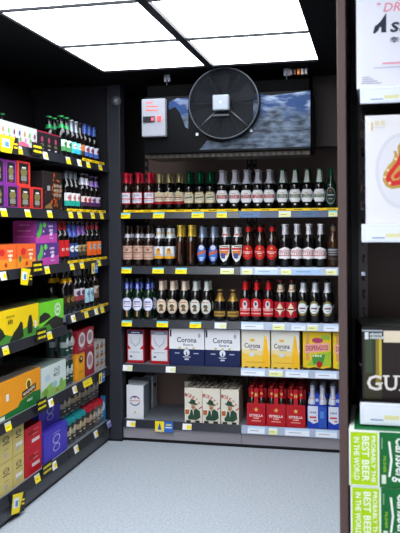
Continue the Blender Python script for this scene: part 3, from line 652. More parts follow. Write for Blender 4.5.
def F_purple(W, H):
    a = Art(); a.rect(0, H*.5, W, H, (84, 50, 120)); a.poly([(-W*.5, 0), (W*.5, 0), (W*.5, H*.42), (-W*.5, H*.30)], (176, 66, 152)); a.poly([(-W*.4, H*.2), (-W*.24, H*.42), (-W*.2, H*.8), (-W*.3, H*.95), (-W*.36, H*.6), (-W*.46, H*.4)], (80, 170, 70)); a.ell(-W*.1, H*.82, W*.07, H*.12, (96, 190, 80)); a.scrib(W*.17, H*.74, W*.22, H*.09, (214, 190, 226), 4); a.scrib(W*.18, H*.56, W*.18, H*.12, (226, 206, 232), 3); a.poly([(W*.1, H*.34), (W*.22, H*.3), (W*.28, H*.46), (W*.16, H*.48)], (220, 196, 228)); a.ell(-W*.16, H*.52, W*.03, H*.05, (214, 190, 226)); a.rect(W*.2, H*.2, W*.2, H*.05, (210, 160, 210)); return a
def F_orange(W, H):
    a = Art(); a.rect(0, H*.5, W, H, (226, 96, 40)); a.poly([(-W*.5, 0), (W*.5, 0), (W*.5, H*.36), (-W*.5, H*.44)], (232, 140, 40))
    for x in (-.25, .25): a.ell(W*(x-.08), H*.7, W*.06, H*.14, (200, 40, 40)); a.ell(W*(x-.16), H*.4, W*.03, H*.14, (60, 120, 50)); a.scrib(W*(x+.1), H*.74, W*.13, H*.09, (240, 206, 176), 4); a.scrib(W*(x+.1), H*.56, W*.11, H*.12, (244, 216, 186), 3); a.ell(W*(x+.1), H*.4, W*.04, H*.08, (240, 200, 150)); a.ell(W*x, H*.2, W*.03, H*.09, (190, 50, 40))
    a.rect(0, H*.5, W*.01, H, (200, 70, 30)); return a
def F_hills(c, c2):
    def f(W, H):
        a = Art(); a.rect(0, H*.5, W, H, c); a.poly([(-W*.5, 0), (W*.5, 0), (W*.5, H*.24), (W*.2, H*.34), (-W*.1, H*.14), (-W*.34, H*.3), (-W*.5, H*.34)], c2); k = (34, 40, 28)
        a.poly([(-W*.5, H*.18), (-W*.5, H*.5), (-W*.44, H*.56), (-W*.36, H*.42), (-W*.3, H*.22), (-W*.42, H*.12)], k); a.poly([(-W*.22, 0), (-W*.12, H*.26), (-W*.02, H*.40), (W*.05, H*.56), (W*.1, H*.48), (W*.12, H*.06), (W*.02, 0)], k); a.poly([(W*.22, H*.1), (W*.21, H*.4), (W*.25, H*.66), (W*.31, H*.68), (W*.35, H*.4), (W*.33, H*.1)], k)
        a.scrib(-W*.2, H*.78, W*.2, H*.05, (130, 112, 20), 6); a.scrib(-W*.2, H*.62, W*.12, H*.14, (120, 104, 24), 3); a.rect(W*.41, H*.34, W*.05, H*.24, (220, 224, 214)); return a
    return f
def F_green(W, H):
    a = Art(); a.rect(0, H*.5, W, H, (110, 200, 44)); k = (38, 40, 34); a.poly([(-W*.5, 0), (W*.5, 0), (W*.5, H*.26), (W*.16, H*.44), (-W*.1, H*.36), (-W*.5, H*.12)], k); a.poly([(-W*.5, H*.3), (-W*.48, H*.56), (-W*.3, H*.66), (-W*.12, H*.58), (-W*.04, H*.44), (-W*.3, H*.34)], k); a.ell(W*.24, H*.66, W*.13, H*.24, (196, 220, 190)); a.ell(W*.24, H*.66, W*.09, H*.15, (120, 190, 90)); a.scrib(W*.24, H*.66, W*.12, H*.12, (226, 236, 214), 3); a.poly([(-W*.5, 0), (0, 0), (-W*.1, H*.2), (-W*.5, H*.18)], (70, 140, 40)); return a
def F_orgreen(W, H):
    a = Art(); a.rect(0, H*.5, W, H, (232, 150, 26)); a.poly([(-W*.5, 0), (W*.5, 0), (W*.5, H*.36), (W*.3, H*.40), (0, H*.30), (-W*.06, H*.18), (-W*.5, H*.14)], (26, 110, 46)); a.ell(W*.2, H*.66, W*.07, H*.16, (240, 214, 120)); a.ell(W*.2, H*.66, W*.045, H*.11, (90, 70, 20)); a.poly([(W*.04, H*.34), (W*.38, H*.44), (W*.38, H*.62), (W*.04, H*.52)], (34, 30, 26)); a.text('MAGNERS', W*.21, H*.48, H*.09, (236, 226, 200), W*.28, rot=.14); a.scrib(W*.22, H*.22, W*.14, H*.07, (190, 212, 180), 4); a.rect(-W*.3, H*.56, W*.06, H*.18, (220, 220, 226)); a.rect(-W*.42, H*.07, W*.12, H*.1, (224, 230, 220)); return a
def F_whitegreen(W, H):
    a = Art(); a.rect(0, H*.5, W, H, (206, 218, 214)); a.poly([(-W*.5, 0), (W*.5, 0), (W*.5, H*.34), (W*.1, H*.2), (-W*.1, H*.44), (-W*.5, H*.26)], (140, 186, 90)); a.text('OLD', W*.12, H*.79, H*.13, (24, 60, 50), W*.24); a.text('MOUT', W*.12, H*.63, H*.12, (24, 60, 50), W*.26); a.ell(-W*.26, H*.62, W*.1, H*.12, (180, 200, 210)); a.ell(W*.3, H*.3, W*.08, H*.14, (120, 170, 90)); a.ell(W*.02, H*.34, W*.1, H*.1, (150, 190, 200)); a.ell(-W*.34, H*.2, W*.1, H*.12, (110, 160, 60)); a.ell(W*.12, H*.12, W*.04, H*.05, (190, 110, 50)); return a
def F_gold(W, H):
    a = Art(); a.rect(0, H*.5, W, H, (206, 186, 110)); a.rect(0, H*.98, W, H*.03, (176, 156, 84))
    a.ell(0, H*.70, W*.24, H*.09, (70, 62, 40)); a.ell(0, H*.70, W*.18, H*.065, (206, 186, 110)); a.rect(0, H*.70, W*.5, H*.02, (70, 62, 40)); a.rect(0, H*.56, W*.54, H*.04, (90, 80, 50)); a.ell(-W*.05, H*.2, W*.14, H*.09, (176, 170, 150)); a.rect(0, H*.38, W*.36, H*.02, (130, 116, 70)); return a
def F_gold2(W, H):
    a = F_gold(W, H); a.rect(W*.02, H*.32, W*.6, H*.12, (222, 220, 214)); return a
def F_redpk(W, H):
    a = Art(); a.rect(0, H*.5, W, H, (190, 18, 34)); a.rect(W*.14, H*.36, W*.46, H*.14, (222, 214, 210)); a.ell(-W*.1, H*.72, W*.2, H*.1, (150, 10, 24)); a.rect(W*.16, H*.8, W*.3, H*.03, (226, 120, 120)); a.rect(W*.1, H*.62, W*.3, H*.03, (230, 150, 140)); return a
def F_blue(W, H):
    a = Art(); a.rect(0, H*.5, W, H, (72, 60, 186)); 
    a.ell(W*.02, H*.6, W*.16, H*.15, (186, 180, 226)); a.ell(W*.02, H*.6, W*.125, H*.115, (72, 60, 186)); a.ell(W*.02, H*.32, W*.15, H*.13, (186, 180, 226)); a.ell(W*.02, H*.32, W*.115, H*.10, (72, 60, 186)); a.rect(W*.02, H*.82, W*.3, H*.03, (150, 146, 220)); a.rect(-W*.3, H*.5, W*.02, H*.7, (96, 86, 200)); return a
# shelf 1
lcy('drinks_carton', 'long white fruit-printed carton on the left top shelf', 'carton', 2.985, 3.410, Z1, Z1+.103, body=(206, 208, 206), front=F_fruit, side=lambda W, H: Art().rect(0, H*.5, W*.9, H*.8, (196, 200, 200)))
lcy('drinks_carton', 'black carton edged dark red below the green-topped bottles', 'carton', 3.415, 3.685, Z1, Z1+.103, body=(26, 22, 26), front=F_dark)
# shelf 2: small can packs, two tiers
def ypx(p, x=FX): return Y_at(p, x)
t2h = .122
tier = [(6.5, 19, (120, 40, 130), 'purple-edged black pack with red foot strip, lower tier'), (19.2, 31.5, (196, 44, 40), 'red-edged black pack, lower tier, nearer of two'), (31.8, 42.8, (196, 44, 40), 'red-edged black pack, lower tier, beside the fiery carton')]
for a, c, e, d in tier:
    lc('can_pack', d, 'can pack', a, c, Z2, Z2+.108, .13, body=e, front=F_mixpk(e), group='small edged can packs')
lcy('can_pack', 'purple-edged black pack cut by the left frame edge, lower tier', 'can pack', 2.925, ypx(6.3), Z2, Z2+.108, .13, body=(110, 40, 130), front=F_mixpk((110, 40, 130)), group='small edged can packs')
lcy('can_pack', 'purple-edged black pack cut by the left frame edge, upper tier', 'can pack', 2.93, ypx(5.5), Z2+.108, Z2+.216, .13, body=(110, 40, 130), front=F_mixpk((110, 40, 130)), group='small edged can packs')
lc('can_pack', 'purple-edged black pack with pink emblem, upper tier', 'can pack', 6, 16.5, Z2+.108, Z2+.216, .13, body=(110, 40, 130), front=F_mixpk((126, 44, 130)), group='small edged can packs')
lc('can_pack', 'red-edged black pack alone in the upper tier', 'can pack', 17.5, 30.5, Z2+.108, Z2+.222, .13, body=(200, 48, 40), front=F_mixpk((206, 54, 44)), group='small edged can packs')
lc('drinks_carton', 'dark carton with orange blaze and grey lettering blocks', 'carton', 43.2, 62.5, Z2, Z2+.195, .26, body=(30, 26, 28), front=F_fire, side=lambda W, H: Art().rect(W*.2, H*.5, W*.14, H*.12, (170, 170, 170)))
# shelf 3
lc('drinks_carton', 'orange fruit carton at the left frame edge, lower tier', 'carton', -6, 35.6, Z3, Z3+.112, .26, body=(214, 100, 40), front=F_orange)
lc('drinks_carton', 'purple carton with green splash, lower tier beside orange', 'carton', 36, 58.8, Z3, Z3+.112, .26, body=(110, 60, 140), front=F_purple)
lc('drinks_carton', 'purple carton with green splash, upper tier right', 'carton', 35.5, 57.2, Z3+.112, Z3+.222, .12, body=(120, 50, 130), front=F_purple, side=lambda W, H: Art().rect(0, H*.5, W, H, (140, 50, 130)).scrib(0, H*.8, W*.5, H*.05, (186, 130, 186), 6).scrib(0, H*.55, W*.6, H*.07, (190, 120, 180), 5).rect(0, H*.3, W*.8, H*.04, (176, 90, 160)))
# shelf 4 near
lcy('drinks_carton', 'yellow cider carton printed with dark trees', 'carton', 2.99, ypx(38), Z4n, Z4n+.148, .28, body=(226, 196, 20), front=F_hills((234, 200, 16), (70, 140, 50)), top=lambda W, D: Art().rect(0, 0, W*.96, D*.96, (60, 56, 40)))
lc('drinks_carton', 'bright green cider carton beside the yellow carton', 'carton', 38.5, 63, Z4n, Z4n+.142, .28, body=(100, 190, 44), front=F_green, top=lambda W, D: Art().rect(0, 0, W*.94, D*.96, (50, 90, 40)))
# shelf 5
lcy('drinks_carton', 'orange and green cider carton with black name band', 'carton', 3.0, ypx(39.5), Z5, Z5+.170, .28, body=(220, 140, 26), front=F_orgreen, top=lambda W, D: Art().rect(0, 0, W*.96, D*.96, (90, 84, 74)).rect(W*.3, 0, W*.05, D*.4, (120, 120, 124)))
lc('drinks_carton', 'pale green and white illustrated carton, second shelf from the floor', 'carton', 40.2, 65, Z5, Z5+.156, .28, body=(170, 184, 178), front=F_whitegreen, top=lambda W, D: Art().rect(0, 0, W*.96, D*.96, (120, 134, 128)))
# bottom shelf
gz = .140
for i, (a, c, lo) in enumerate([(-2, 11, 0), (11.6, 22.5, 0), (-2, 11.0, 1), (11.6, 22.5, 1)]):
    lc('can_pack', ['gold can pack at frame edge, bottom shelf, lower tier', 'gold can pack beside the red ones, lower tier', 'gold can pack at frame edge, upper tier', 'gold can pack beside the red ones, upper tier'][i], 'can pack', a, c, Z6+gz*lo, Z6+gz*(lo+1)-.001, .14, body=(200, 180, 104), front=F_gold2 if a > 5 else F_gold, group='gold can packs')
for i, lo in enumerate((0, 1)):
    lc('can_pack', ['red can pack with white ticket panel, lower of two', 'red can pack with white ticket panel, upper of two'][i], 'can pack', 23.5+i*-.2, 40.3, Z6+.115*lo, Z6+.115*(lo+1)-.001, .14, body=(170, 16, 30), front=F_redpk, group='red can packs')
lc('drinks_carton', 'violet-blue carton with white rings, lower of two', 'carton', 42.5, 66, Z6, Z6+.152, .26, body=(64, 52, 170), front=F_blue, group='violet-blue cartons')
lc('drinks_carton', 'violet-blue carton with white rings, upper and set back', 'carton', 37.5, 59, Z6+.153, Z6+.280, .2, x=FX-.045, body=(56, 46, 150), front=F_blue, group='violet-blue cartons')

# left rack bottles
def lp(key, desc, **k): prod(key, desc, **k)
lp('l1', 'green-topped bottle with green white label', glass=DARK, h=.225, cap=(30, 120, 60), foil=(.70, .80, (44, 140, 80)), label=stripe_label((196, 214, 196), (70, 140, 80), (60, 120, 70)))
lp('l2', 'silver-necked bottle with bright cyan label', glass=DARK, h=.22, cap=(120, 120, 120), foil=(.70, .95, (120, 130, 140)), fm=.6, label=stripe_label((120, 206, 214), (50, 170, 190), (210, 220, 224)))
lp('l3', 'bottle with orange label beside cyan ones', glass=BROWN, h=.22, label=stripe_label((196, 110, 60), (60, 50, 50)))
lp('l4', 'blue-necked bottle with blue white label', glass=DARK, h=.225, cap=(30, 40, 90), foil=(.74, .95, (60, 84, 150)), label=stripe_label((190, 200, 220), (60, 90, 160), (150, 50, 60)))
lp('l5', 'slim bottle with white and teal label', glass=DARK, h=.222, cap=(70, 70, 76), foil=(.80, .94, (90, 94, 100)), label=stripe_label((206, 204, 204), (24, 150, 130), (190, 120, 120), .03, .10))
lp('l6', 'white-necked bottle with cream red label', glass=DARK, h=.222, cap=(120, 110, 140), foil=(.70, .88, (190, 188, 200)), label=stripe_label((206, 190, 186), (70, 34, 70), (170, 50, 60), .035, .09))
lp('l7', 'violet-necked bottle with white purple label', glass=DARK, h=.215, cap=(110, 90, 150), foil=(.70, .86, (140, 110, 180)), label=stripe_label((196, 186, 200), (70, 30, 80), (110, 70, 120), .035, .09))
lp('l8', 'red-labelled bottle with red neck', glass=DARK, h=.23, cap=(120, 30, 40), foil=(.76, .94, (170, 40, 50)), label=lambda: Art().rect(0, .078, .078, .086, (186, 28, 34)).rect(0, .072, .04, .012, (220, 190, 180)).scrib(0, .072, .034, .007, (120, 20, 24)))
lp('l9', 'blue-necked bottle with dark blue label', glass=DARK, h=.225, cap=(90, 90, 100), foil=(.60, .90, (74, 90, 170)), label=stripe_label((40, 64, 120), (30, 44, 90), (210, 212, 220), .025, .10))
lp('l10', 'violet-necked bottle with gold label', glass=DARK, h=.225, cap=(110, 90, 90), foil=(.66, .88, (120, 80, 160)), label=stripe_label((150, 134, 90), (60, 52, 40), (110, 90, 60), .03, .09))
lp('l11', 'red-capped bottle with orange label', glass=DARK, h=.225, cap=(150, 40, 50), foil=(.78, .90, (170, 60, 70)), label=stripe_label((226, 104, 36), (220, 90, 30), (150, 160, 160), .025, .105))
lp('l12', 'yellow-necked cider bottle with gold lettering', glass=DARK, h=.24, cap=(60, 40, 20), foil=(.70, .80, (232, 170, 20)), label=stripe_label((54, 44, 24), (34, 30, 20), (150, 116, 40), .04, .10))
lp('l13', 'silver-capped bottle with splashed white label', glass=DARK, h=.24, cap=(110, 100, 110), foil=(.82, .94, (120, 116, 126)), label=stripe_label((200, 194, 200), (150, 60, 70), (90, 60, 90), .06, .125))
lp('l14', 'bottle with pale icy blue label', glass=DARK, h=.235, cap=(100, 100, 110), label=stripe_label((176, 204, 214), (150, 190, 204), (110, 150, 170), .035, .115))
lp('l15', 'bottle with cream and brown label', glass=BROWN, h=.235, cap=(110, 90, 84), label=stripe_label((196, 184, 164), (110, 80, 60), (130, 100, 80), .05, .12))
def run_left(key, pxs, z, rows=2, x0=-1.622, gap=.068, tail='', back=True):
    sp = P[key]; n = len(pxs); od = {1: ['alone'], 2: ['nearer one', 'farther one'], 3: ['nearest of three', 'middle of three', 'farthest of three'],
        4: ['nearest', 'second nearest', 'third nearest', 'farthest'], 6: ['nearest', 'second nearest', 'third nearest', 'fourth nearest', 'fifth nearest', 'farthest']}[n]
    for r in range(rows):
        for i, px in enumerate(pxs):
            y = Y_at(px, x0+.022); x = x0-gap*r
            place_bottle(sp, (x, y, z), PI/2+random.uniform(-.25, .1), '%s, %s, %s on left rack' % (sp['desc'], od[i], tail or ['front row', 'second row'][r]) if not tail else '%s, %s, %s' % (sp['desc'], od[i], tail))
run_left('l1', [65.2, 70.2], Z1); run_left('l2', [75.0, 79.6], Z1); run_left('l3', [83.6], Z1, 1); run_left('l4', [88, 92.6, 97.4], Z1)
for i, yy in enumerate((3.36, 3.47, 3.56, 3.63)):
    place_bottle(P['l1'], (-1.885, yy, Z1), PI/2, 'green-topped bottle behind the black carton, %s' % ['nearest', 'second nearest', 'third nearest', 'farthest'][i])
run_left('l5', [69.5, 74.0, 78.4], Z2); run_left('l6', [85.0, 89.4], Z2); run_left('l7', [94.2, 98.8], Z2)
run_left('l8', [62.4, 67.2], Z3); run_left('l9', [71.6, 76.0], Z3); run_left('l10', [80.6, 85.0], Z3); run_left('l11', [89.8, 94.6, 99.2], Z3)
run_left('l12', [67.0, 71.6], Z4f); run_left('l13', [78.0, 82.4], Z4f); run_left('l14', [87.2, 91.6], Z4f); run_left('l15', [96.6], Z4f, 1)
for i in range(6):
    place_bottle(P['l12'], (-1.93, 3.20+.078*i, Z4n), PI/2, 'yellow-necked bottle behind the cider cartons, %s' % ['nearest', 'second nearest', 'third nearest', 'fourth nearest', 'fifth nearest', 'farthest'][i])

# cans
def can_prof(h=.15, r=.031): return [(0, .003), (r*.75, 0), (r*.9, .004), (r, .010), (r, h-.012), (r*.86, h-.003), (r*.86, h), (r*.8, h), (r*.78, h-.004), (0, h-.004)]
def can_art(base, band, mark, h):
    a = Art(); a.rect(0, h*.5, .11, h-.03, base); a.rect(0, h*.5, .10, h*.2, band); a.ell(0, h*.62, .014, h*.13, mark); a.rect(0, h*.3, .03, .006, mark); return a
def can_four(label, y0, z, h, base, band, mark, collar, x=FX, group='wrapped packs of four tall cans', r=.0305):
    """four cans standing two by two, held by a printed collar"""
    t = thing('can_pack', label, 'can pack', (x-.064, y0+.062, z), PI/2, group); c0 = None
    for ix in (-1, 1):
        for iy in (-1, 1):
            if c0 is None:
                m = MB(); m.lathe(can_prof(h, r), M((120, 122, 126), .3, metal=.7), 18); m.art(can_art(base, band, mark, h), cyl(r+.0003), .006, coat=.5); c0 = m.build('can', t); o = c0
            else:
                o = c0.copy(); COL.objects.link(o)
            o.parent = t; o.location = (ix*.031, iy*.031, 0)
    if collar:
        m = MB(); cm2 = M(collar, .45)
        for ix in (-1, 1):
            for iy in (-1, 1): m.lathe([(r+.0012, h-.022), (r+.0014, h-.004), (r*.92, h+.005), (r*.6, h+.008), (0, h+.008)], cm2, 18, ix*.031, iy*.031)
        m.box(-.03, .03, -.03, .03, h, h+.005, cm2); m.build('collar', t)
    return t
def yl(p, x=FX): return Y_at(p, x)
TL = (20, 130, 136)
for z, i in ((Z6, 0), (Z6+.1435, 1)):
    s = ['lower', 'upper'][i]; xx = FX-.0-.03*i
    can_four('dark can pack with teal collar, %s, beside the violet carton' % s, yl(67.5), z, .134, (40, 36, 34), (150, 140, 116), (190, 180, 150), TL if i == 0 else (20, 90, 96), xx)
    can_four('dark can pack with %s collar, second along, %s tier' % (['teal', 'black'][i], s), yl(78), z, .134, (40, 36, 34), (160, 140, 110), (190, 170, 130), TL if i == 0 else None, xx)
    can_four('dark can pack with red collar, third along, %s tier' % s, yl(88.0), z, .134, (44, 38, 36), (150, 130, 110), (180, 160, 130), (160, 24, 40) if i == 0 else None, xx)
    can_four('grey can pack, farthest of row, %s tier' % s, yl(96.5), z, .134, (90, 86, 86), (150, 146, 140), (190, 184, 176), (170, 30, 44) if i == 0 else None, xx)
m = MB(); m.box(-.03, 0, 0, .0028, 0, .15, M((30, 110, 170), .4)); m.art(Art().ell(-.015, .09, .012, .03, (200, 215, 226)), lambda u, v, d: (u, -d, v))
tag(m.build('advert_card', loc=(FX, 4.345, Z6)), 'small blue card standing at the far end of the bottom left shelf', 'advert')
# shelf 5, far bay: dark green packs, red and white packs, orange box, small brown cans
for i in range(2):
    can_four('dark green can pack at back of cartons, %s' % ['nearer', 'farther'][i], 3.42+i*.14, Z5, .148, (16, 54, 44), (150, 156, 156), (180, 186, 184), None, FX-.31, 'dark green can packs')
    can_four('dark green can pack at back, upper tier, %s' % ['nearer', 'farther'][i], 3.42+i*.14, Z5+.149, .148, (16, 54, 44), (150, 156, 156), (180, 186, 184), None, FX-.31, 'dark green can packs')
for i in range(2):
    can_four('dark green can pack beside the pale carton, %s tier' % ['lower', 'upper'][i], yl(66), Z5+.149*i, .148, (14, 50, 42), (150, 160, 158), (190, 196, 192), None, FX-.005, 'dark green can packs')
def F_rw(W, H):
    a = Art(); a.rect(0, H*.5, W, H, (150, 30, 44))
    for x in (-.25, .25): a.ell(W*x, H*.56, W*.2, H*.34, (206, 204, 206)); a.ell(W*x, H*.58, W*.13, H*.2, (150, 120, 126)); a.rect(W*x, H*.16, W*.3, H*.05, (190, 120, 120))
    return a
def F_rw1(W, H):
    a = Art(); a.rect(0, H*.5, W, H, (150, 30, 44)); a.ell(0, H*.56, W*.36, H*.34, (206, 204, 206)); a.ell(0, H*.58, W*.25, H*.2, (160, 130, 136)); return a
def F_orblk(W, H):
    a = Art(); a.rect(0, H*.5, W, H, (232, 160, 30)); a.ell(0, H*.76, W*.3, H*.13, (40, 30, 26)); a.ell(W*.05, H*.78, W*.12, H*.05, (220, 190, 150)); a.rect(0, H*.3, W*.5, H*.04, (190, 110, 20)); return a
lc('can_pack', 'orange box with black oval below the red packs', 'can pack', 76.5, 83.8, Z5, Z5+.15, .13, x=FX-.004, body=(226, 150, 30), front=F_orblk)
lc('can_pack', 'red and white roundel pack, lower, beside orange box', 'can pack', 84.6, 93.4, Z5, Z5+.15, .13, x=FX-.004, body=(140, 26, 40), front=F_rw1)
lc('can_pack', 'red and white pack of two roundels, upper tier', 'can pack', 77, 93, Z5+.151, Z5+.276, .13, body=(140, 26, 40), front=F_rw, side=F_rw1)
def F_brw(W, H):
    a = Art(); a.rect(0, H*.5, W, H, (176, 172, 168))
    for j in range(3): a.rect(0, H*(.2+.3*j), W*.8, H*.1, (150, 96, 50)); a.rect(W*.1, H*(.3+.3*j), W*.4, H*.05, (90, 90, 96))
    return a
for i, (a, c) in enumerate([(94.4, 98.4), (98.9, 102.7), (103.2, 107)]):
    lc('can_pack', 'slim grey and copper pack, %s of three' % ['nearest', 'middle', 'farthest'][i], 'can pack', a, c, Z5, Z5+.168, .08, x=FX-.01, body=(160, 156, 152), front=F_brw, side=F_brw, group='slim grey and copper packs')

# ------------------------------------------------------------------ price tickets and promotion cards
RTA = math.atan2(RH*math.sin(RT), RH)
def railmap(axis, base, z):
    """ticket art frame on the tilted rail; u along the shelf, v up from the rail foot"""
    d = RH*math.sin(RT)
    def f(u, v, o):
        t = v/RH; off = -d+(d+.002)*t-.0012-o
        return (u, off, v)
    return f
def ticket(label, along, z, rack, w=.05, h=.032, cols=(YE, W_), v0=.006, group='shelf-edge price tickets', drop=0.0, text=None):
    a = Art(); m = MB(); a.rect(0, v0+h/2-drop, w, h, cols[0]); 
    if len(cols) > 1: a.rect(0, v0+h*.86-drop, w, h*.28, cols[1])
    a.rect(-w*.1, v0+h*.42-drop, w*.5, h*.12, tuple(int(c*.72) for c in cols[0])) if len(cols) < 3 else a.rect(w*.22, v0+h*.45-drop, w*.5, h*.6, cols[2])
    if text: a.text(text, -w*.1, v0+h*.45-drop, h*.3, (30, 30, 30), w*.5)
    f = railmap(0, 0, 0); m.art(a, f, rough=.4)
    # backing sheet gives the card real thickness
    k = M((225, 225, 215), .6); y = []
    P4 = [f(-w/2, v0-drop, 0), f(w/2, v0-drop, 0), f(w/2, v0+h-drop, 0), f(-w/2, v0+h-drop, 0)]; Q4 = [(p[0], p[1]+.0009, p[2]) for p in P4]
    m.face(P4, k); m.face(Q4[::-1], k)
    for i in range(4): m.face([P4[(i+1) % 4], P4[i], Q4[i], Q4[(i+1) % 4]], k)
    base = z-RH+.004
    o = m.build('price_ticket', loc=(along, BY, base) if rack == 'back' else (LX, along, base), rotz=0 if rack == 'back' else PI/2)
    return tag(o, label, 'price ticket', group)
numw = ['first', 'second', 'third', 'fourth', 'fifth', 'sixth', 'seventh', 'eighth', 'ninth', 'tenth']
CY = (120, 200, 214); PB = (178, 200, 226); PY = (216, 218, 150); PW = (214, 220, 228)
back_t = [
    (0, [(125, .07, (YE, CY)), (159, .07, (YE, CY)), (198, .075, (YE, CY)), (222, .06, (YE, CY)), (250, .12, ((74, 108, 150),)), (285, .07, (PY, PW)), (309, .11, ((60, 92, 130),)), (333, .05, (PY, CY))]),
    (1, [(126, .07, (YE, CY)), (158, .07, (YE, CY)), (181, .07, (YE, CY)), (227, .08, (PY, PW)), (247, .06, (PY, PW)), (266, .13, (PB, PW)), (286, .06, (PY, PW)), (306, .16, ((150, 180, 216), PB)), (331, .06, (PY, PW))]),
    (2, [(126, .07, (YE, CY)), (162, .07, (YE, CY)), (195, .07, (YE, CY)), (220, .07, (PW, PW, PY)), (252, .13, (PW, PB)), (278, .07, (PY, PW)), (298, .08, (PW, PB)), (312, .06, (PY, PW)), (331, .09, (PW, PB))]),
    (3, [(127, .06, (W_, W_, PY)), (170, .06, (W_, W_, PY)), (252, .14, (PW, PB)), (275, .08, (PY, PW)), (296, .13, (PW, PB)), (325, .12, (PW, PB))]),
    (4, [(130, .055, (W_, W_, YE)), (186, .055, (W_, W_, YE)), (255, .10, (PW, PB)), (272, .05, (PY, PW)), (296, .14, (PW, PB)), (325, .12, (PW, PB))])]
sn = ['top', 'second', 'third', 'fourth', 'bottom']
for s, L in back_t:
    for i, (px, wd, c) in enumerate(L):
        ticket('%s ticket from the left on the %s shelf of the back wall rack' % (numw[i], sn[s]), X_at(px, BY), BZ[s], 'back', wd, .038 if wd > .08 else .034, c, v0=.003)
ln = ['top', 'second', 'third', 'fourth', 'fifth', 'bottom']
left_t = [(0, [(19, 0), (45, 1), (68, 0), (79, 1), (88, 0), (100, 0)]), (1, [(3, 0), (27, 0), (49, 0), (70, 0), (79, 0), (92, 0), (101, 0)]), (2, [(2, 1), (46, 0), (71, 0), (81, 0), (98, 0)]),
          (3, [(4, 0), (48, 0), (72, 1), (85, 0), (95, 1), (101, 0)]), (4, [(6, 0), (49, 1), (73, 1), (86, 2)]), (5, [(35, 0), (52, 1), (74, 1), (94, 1), (108, 3)])]
for s, L in left_t:
    for i, (px, kind) in enumerate(L):
        y = Y_at(px, LX); z = (LZ_far if y > 3.715 else LZ_near)[s]
        ticket('%s price ticket from the near end on the %s shelf of the left rack' % (numw[i], ln[s]), y, z, 'left', [.055, .055, .13, .09][kind], .036,
               [(YE, (200, 206, 190)), (W_, W_, YE), (YE, (210, 200, 60)), ((130, 130, 196), (190, 190, 220))][kind], v0=.003)
def strip(label, u0, u1, z, rack):
    n = int((u1-u0)/.09); w = u1-u0; m = MB(); m.box(-w/2, w/2, -.0042, -.003, RH-.006, RH+.008, M((236, 196, 20), .5))
    a = Art()
    for i in range(n): a.rect(-w/2+(i+.5)*w/n, RH+.001, w/n*.5, .004, (90, 70, 10))
    m.art(a, lambda u, v, d: (u, -.0042-d, v)); c = (u0+u1)/2; base = z-RH+.004
    tag(m.build('promotion_strip', loc=(c, BY, base) if rack == 'back' else (LX, c, base), rotz=0 if rack == 'back' else PI/2), label, 'promotion strip', 'yellow promotion strips')
strip('long yellow strip along the top back shelf edge, left bay', BX[0]+.01, BX[1]-.01, BZ[0], 'back')
strip('long yellow strip along the top back shelf edge, right bay', BX[1]+.01, X_at(340, BY), BZ[0], 'back')
strip('yellow strip on the left top shelf edge, far end', Y_at(82, LX), Y_at(104, LX), Z1, 'left')
strip('yellow strip on the left second shelf edge, far end', Y_at(66.5, LX), Y_at(105, LX), Z2, 'left')
strip('yellow strip on the left third shelf edge, far end', Y_at(67, LX), Y_at(106, LX), Z3, 'left')
strip('yellow strip on the left fourth shelf edge, far end', Y_at(80, LX), Y_at(107, LX), Z4f, 'left')
def promo(label, along, z, rack, art, w, h, name='promotion_card', drop=.0, tilt=0):
    m = MB(); m.box(-w/2, w/2, -.0015, 0, 0, h, M((30, 30, 30), .5)); m.art(art(w, h), lambda u, v, d: (u, -.0015-d, v))
    o = m.build(name, loc=(along, BY-.0135, z-drop) if rack == 'back' else (LX+.0135, along, z-drop), rotz=0 if rack == 'back' else PI/2)
    if tilt: o.rotation_euler = (0, 0, o.rotation_euler.z); o.rotation_euler.y = 0; o.rotation_euler.rotate_axis('Y', tilt)
    return tag(o, label, 'promotion card', 'promotion cards clipped to the shelf edges')
def A_black(w, h):
    a = Art(); a.rect(0, h/2, w, h, (24, 24, 26)); a.scrib(0, h*.68, w*.8, h*.2, (236, 218, 20), 7); a.scrib(0, h*.3, w*.8, h*.2, (236, 218, 20), 7); return a
def A_yel(w, h):
    a = Art(); a.rect(0, h/2, w, h, (236, 210, 16)); a.rect(-w*.2, h*.55, w*.4, h*.5, (220, 226, 230)); a.rect(-w*.15, h*.5, w*.2, h*.3, (80, 140, 190)); a.poly([(w*.1, 0), (w*.5, 0), (w*.5, h), (w*.3, h)], (30, 30, 24)); a.rect(w*.34, h*.6, w*.2, h*.1, (236, 210, 16)); a.rect(w*.34, h*.4, w*.2, h*.1, (236, 210, 16)); return a
def A_yb(w, h):
    a = Art(); a.rect(-w*.25, h/2, w*.5, h, (240, 214, 30)); a.rect(w*.25, h/2, w*.5, h, (50, 100, 180)); a.poly([(-w*.36, h*.2), (-w*.14, h*.2), (-w*.2, h*.6), (-w*.26, h*.84), (-w*.3, h*.6)], (40, 80, 150)); a.rect(w*.25, h*.7, w*.3, h*.12, (220, 210, 90)); a.rect(w*.25, h*.45, w*.36, h*.12, (200, 214, 230)); a.rect(-w*.25, h*.14, w*.4, h*.1, (200, 210, 220)); return a
for p, s, z in ((35, 'top', Z1), (34.5, 'third', Z3), (38, 'fourth', Z4n), (38, 'fifth', Z5), (43, 'bottom', Z6)):
    promo('black card with two yellow lines on the left %s shelf edge' % s, Y_at(p, LX), z, 'left', A_black, .115, .06, drop=.03)
promo('large yellow and black card at the near end of the left top shelf', Y_at(7, LX), Z1, 'left', A_yel, .17, .075, drop=.045)
promo('yellow card hanging below the left third shelf edge', Y_at(23, LX), Z3, 'left', A_yel, .12, .075, drop=.075, tilt=.12)
promo('tilted yellow card hanging low at the left bottom shelf', Y_at(13, LX), Z6, 'left', A_yel, .13, .085, drop=.10, tilt=.2)
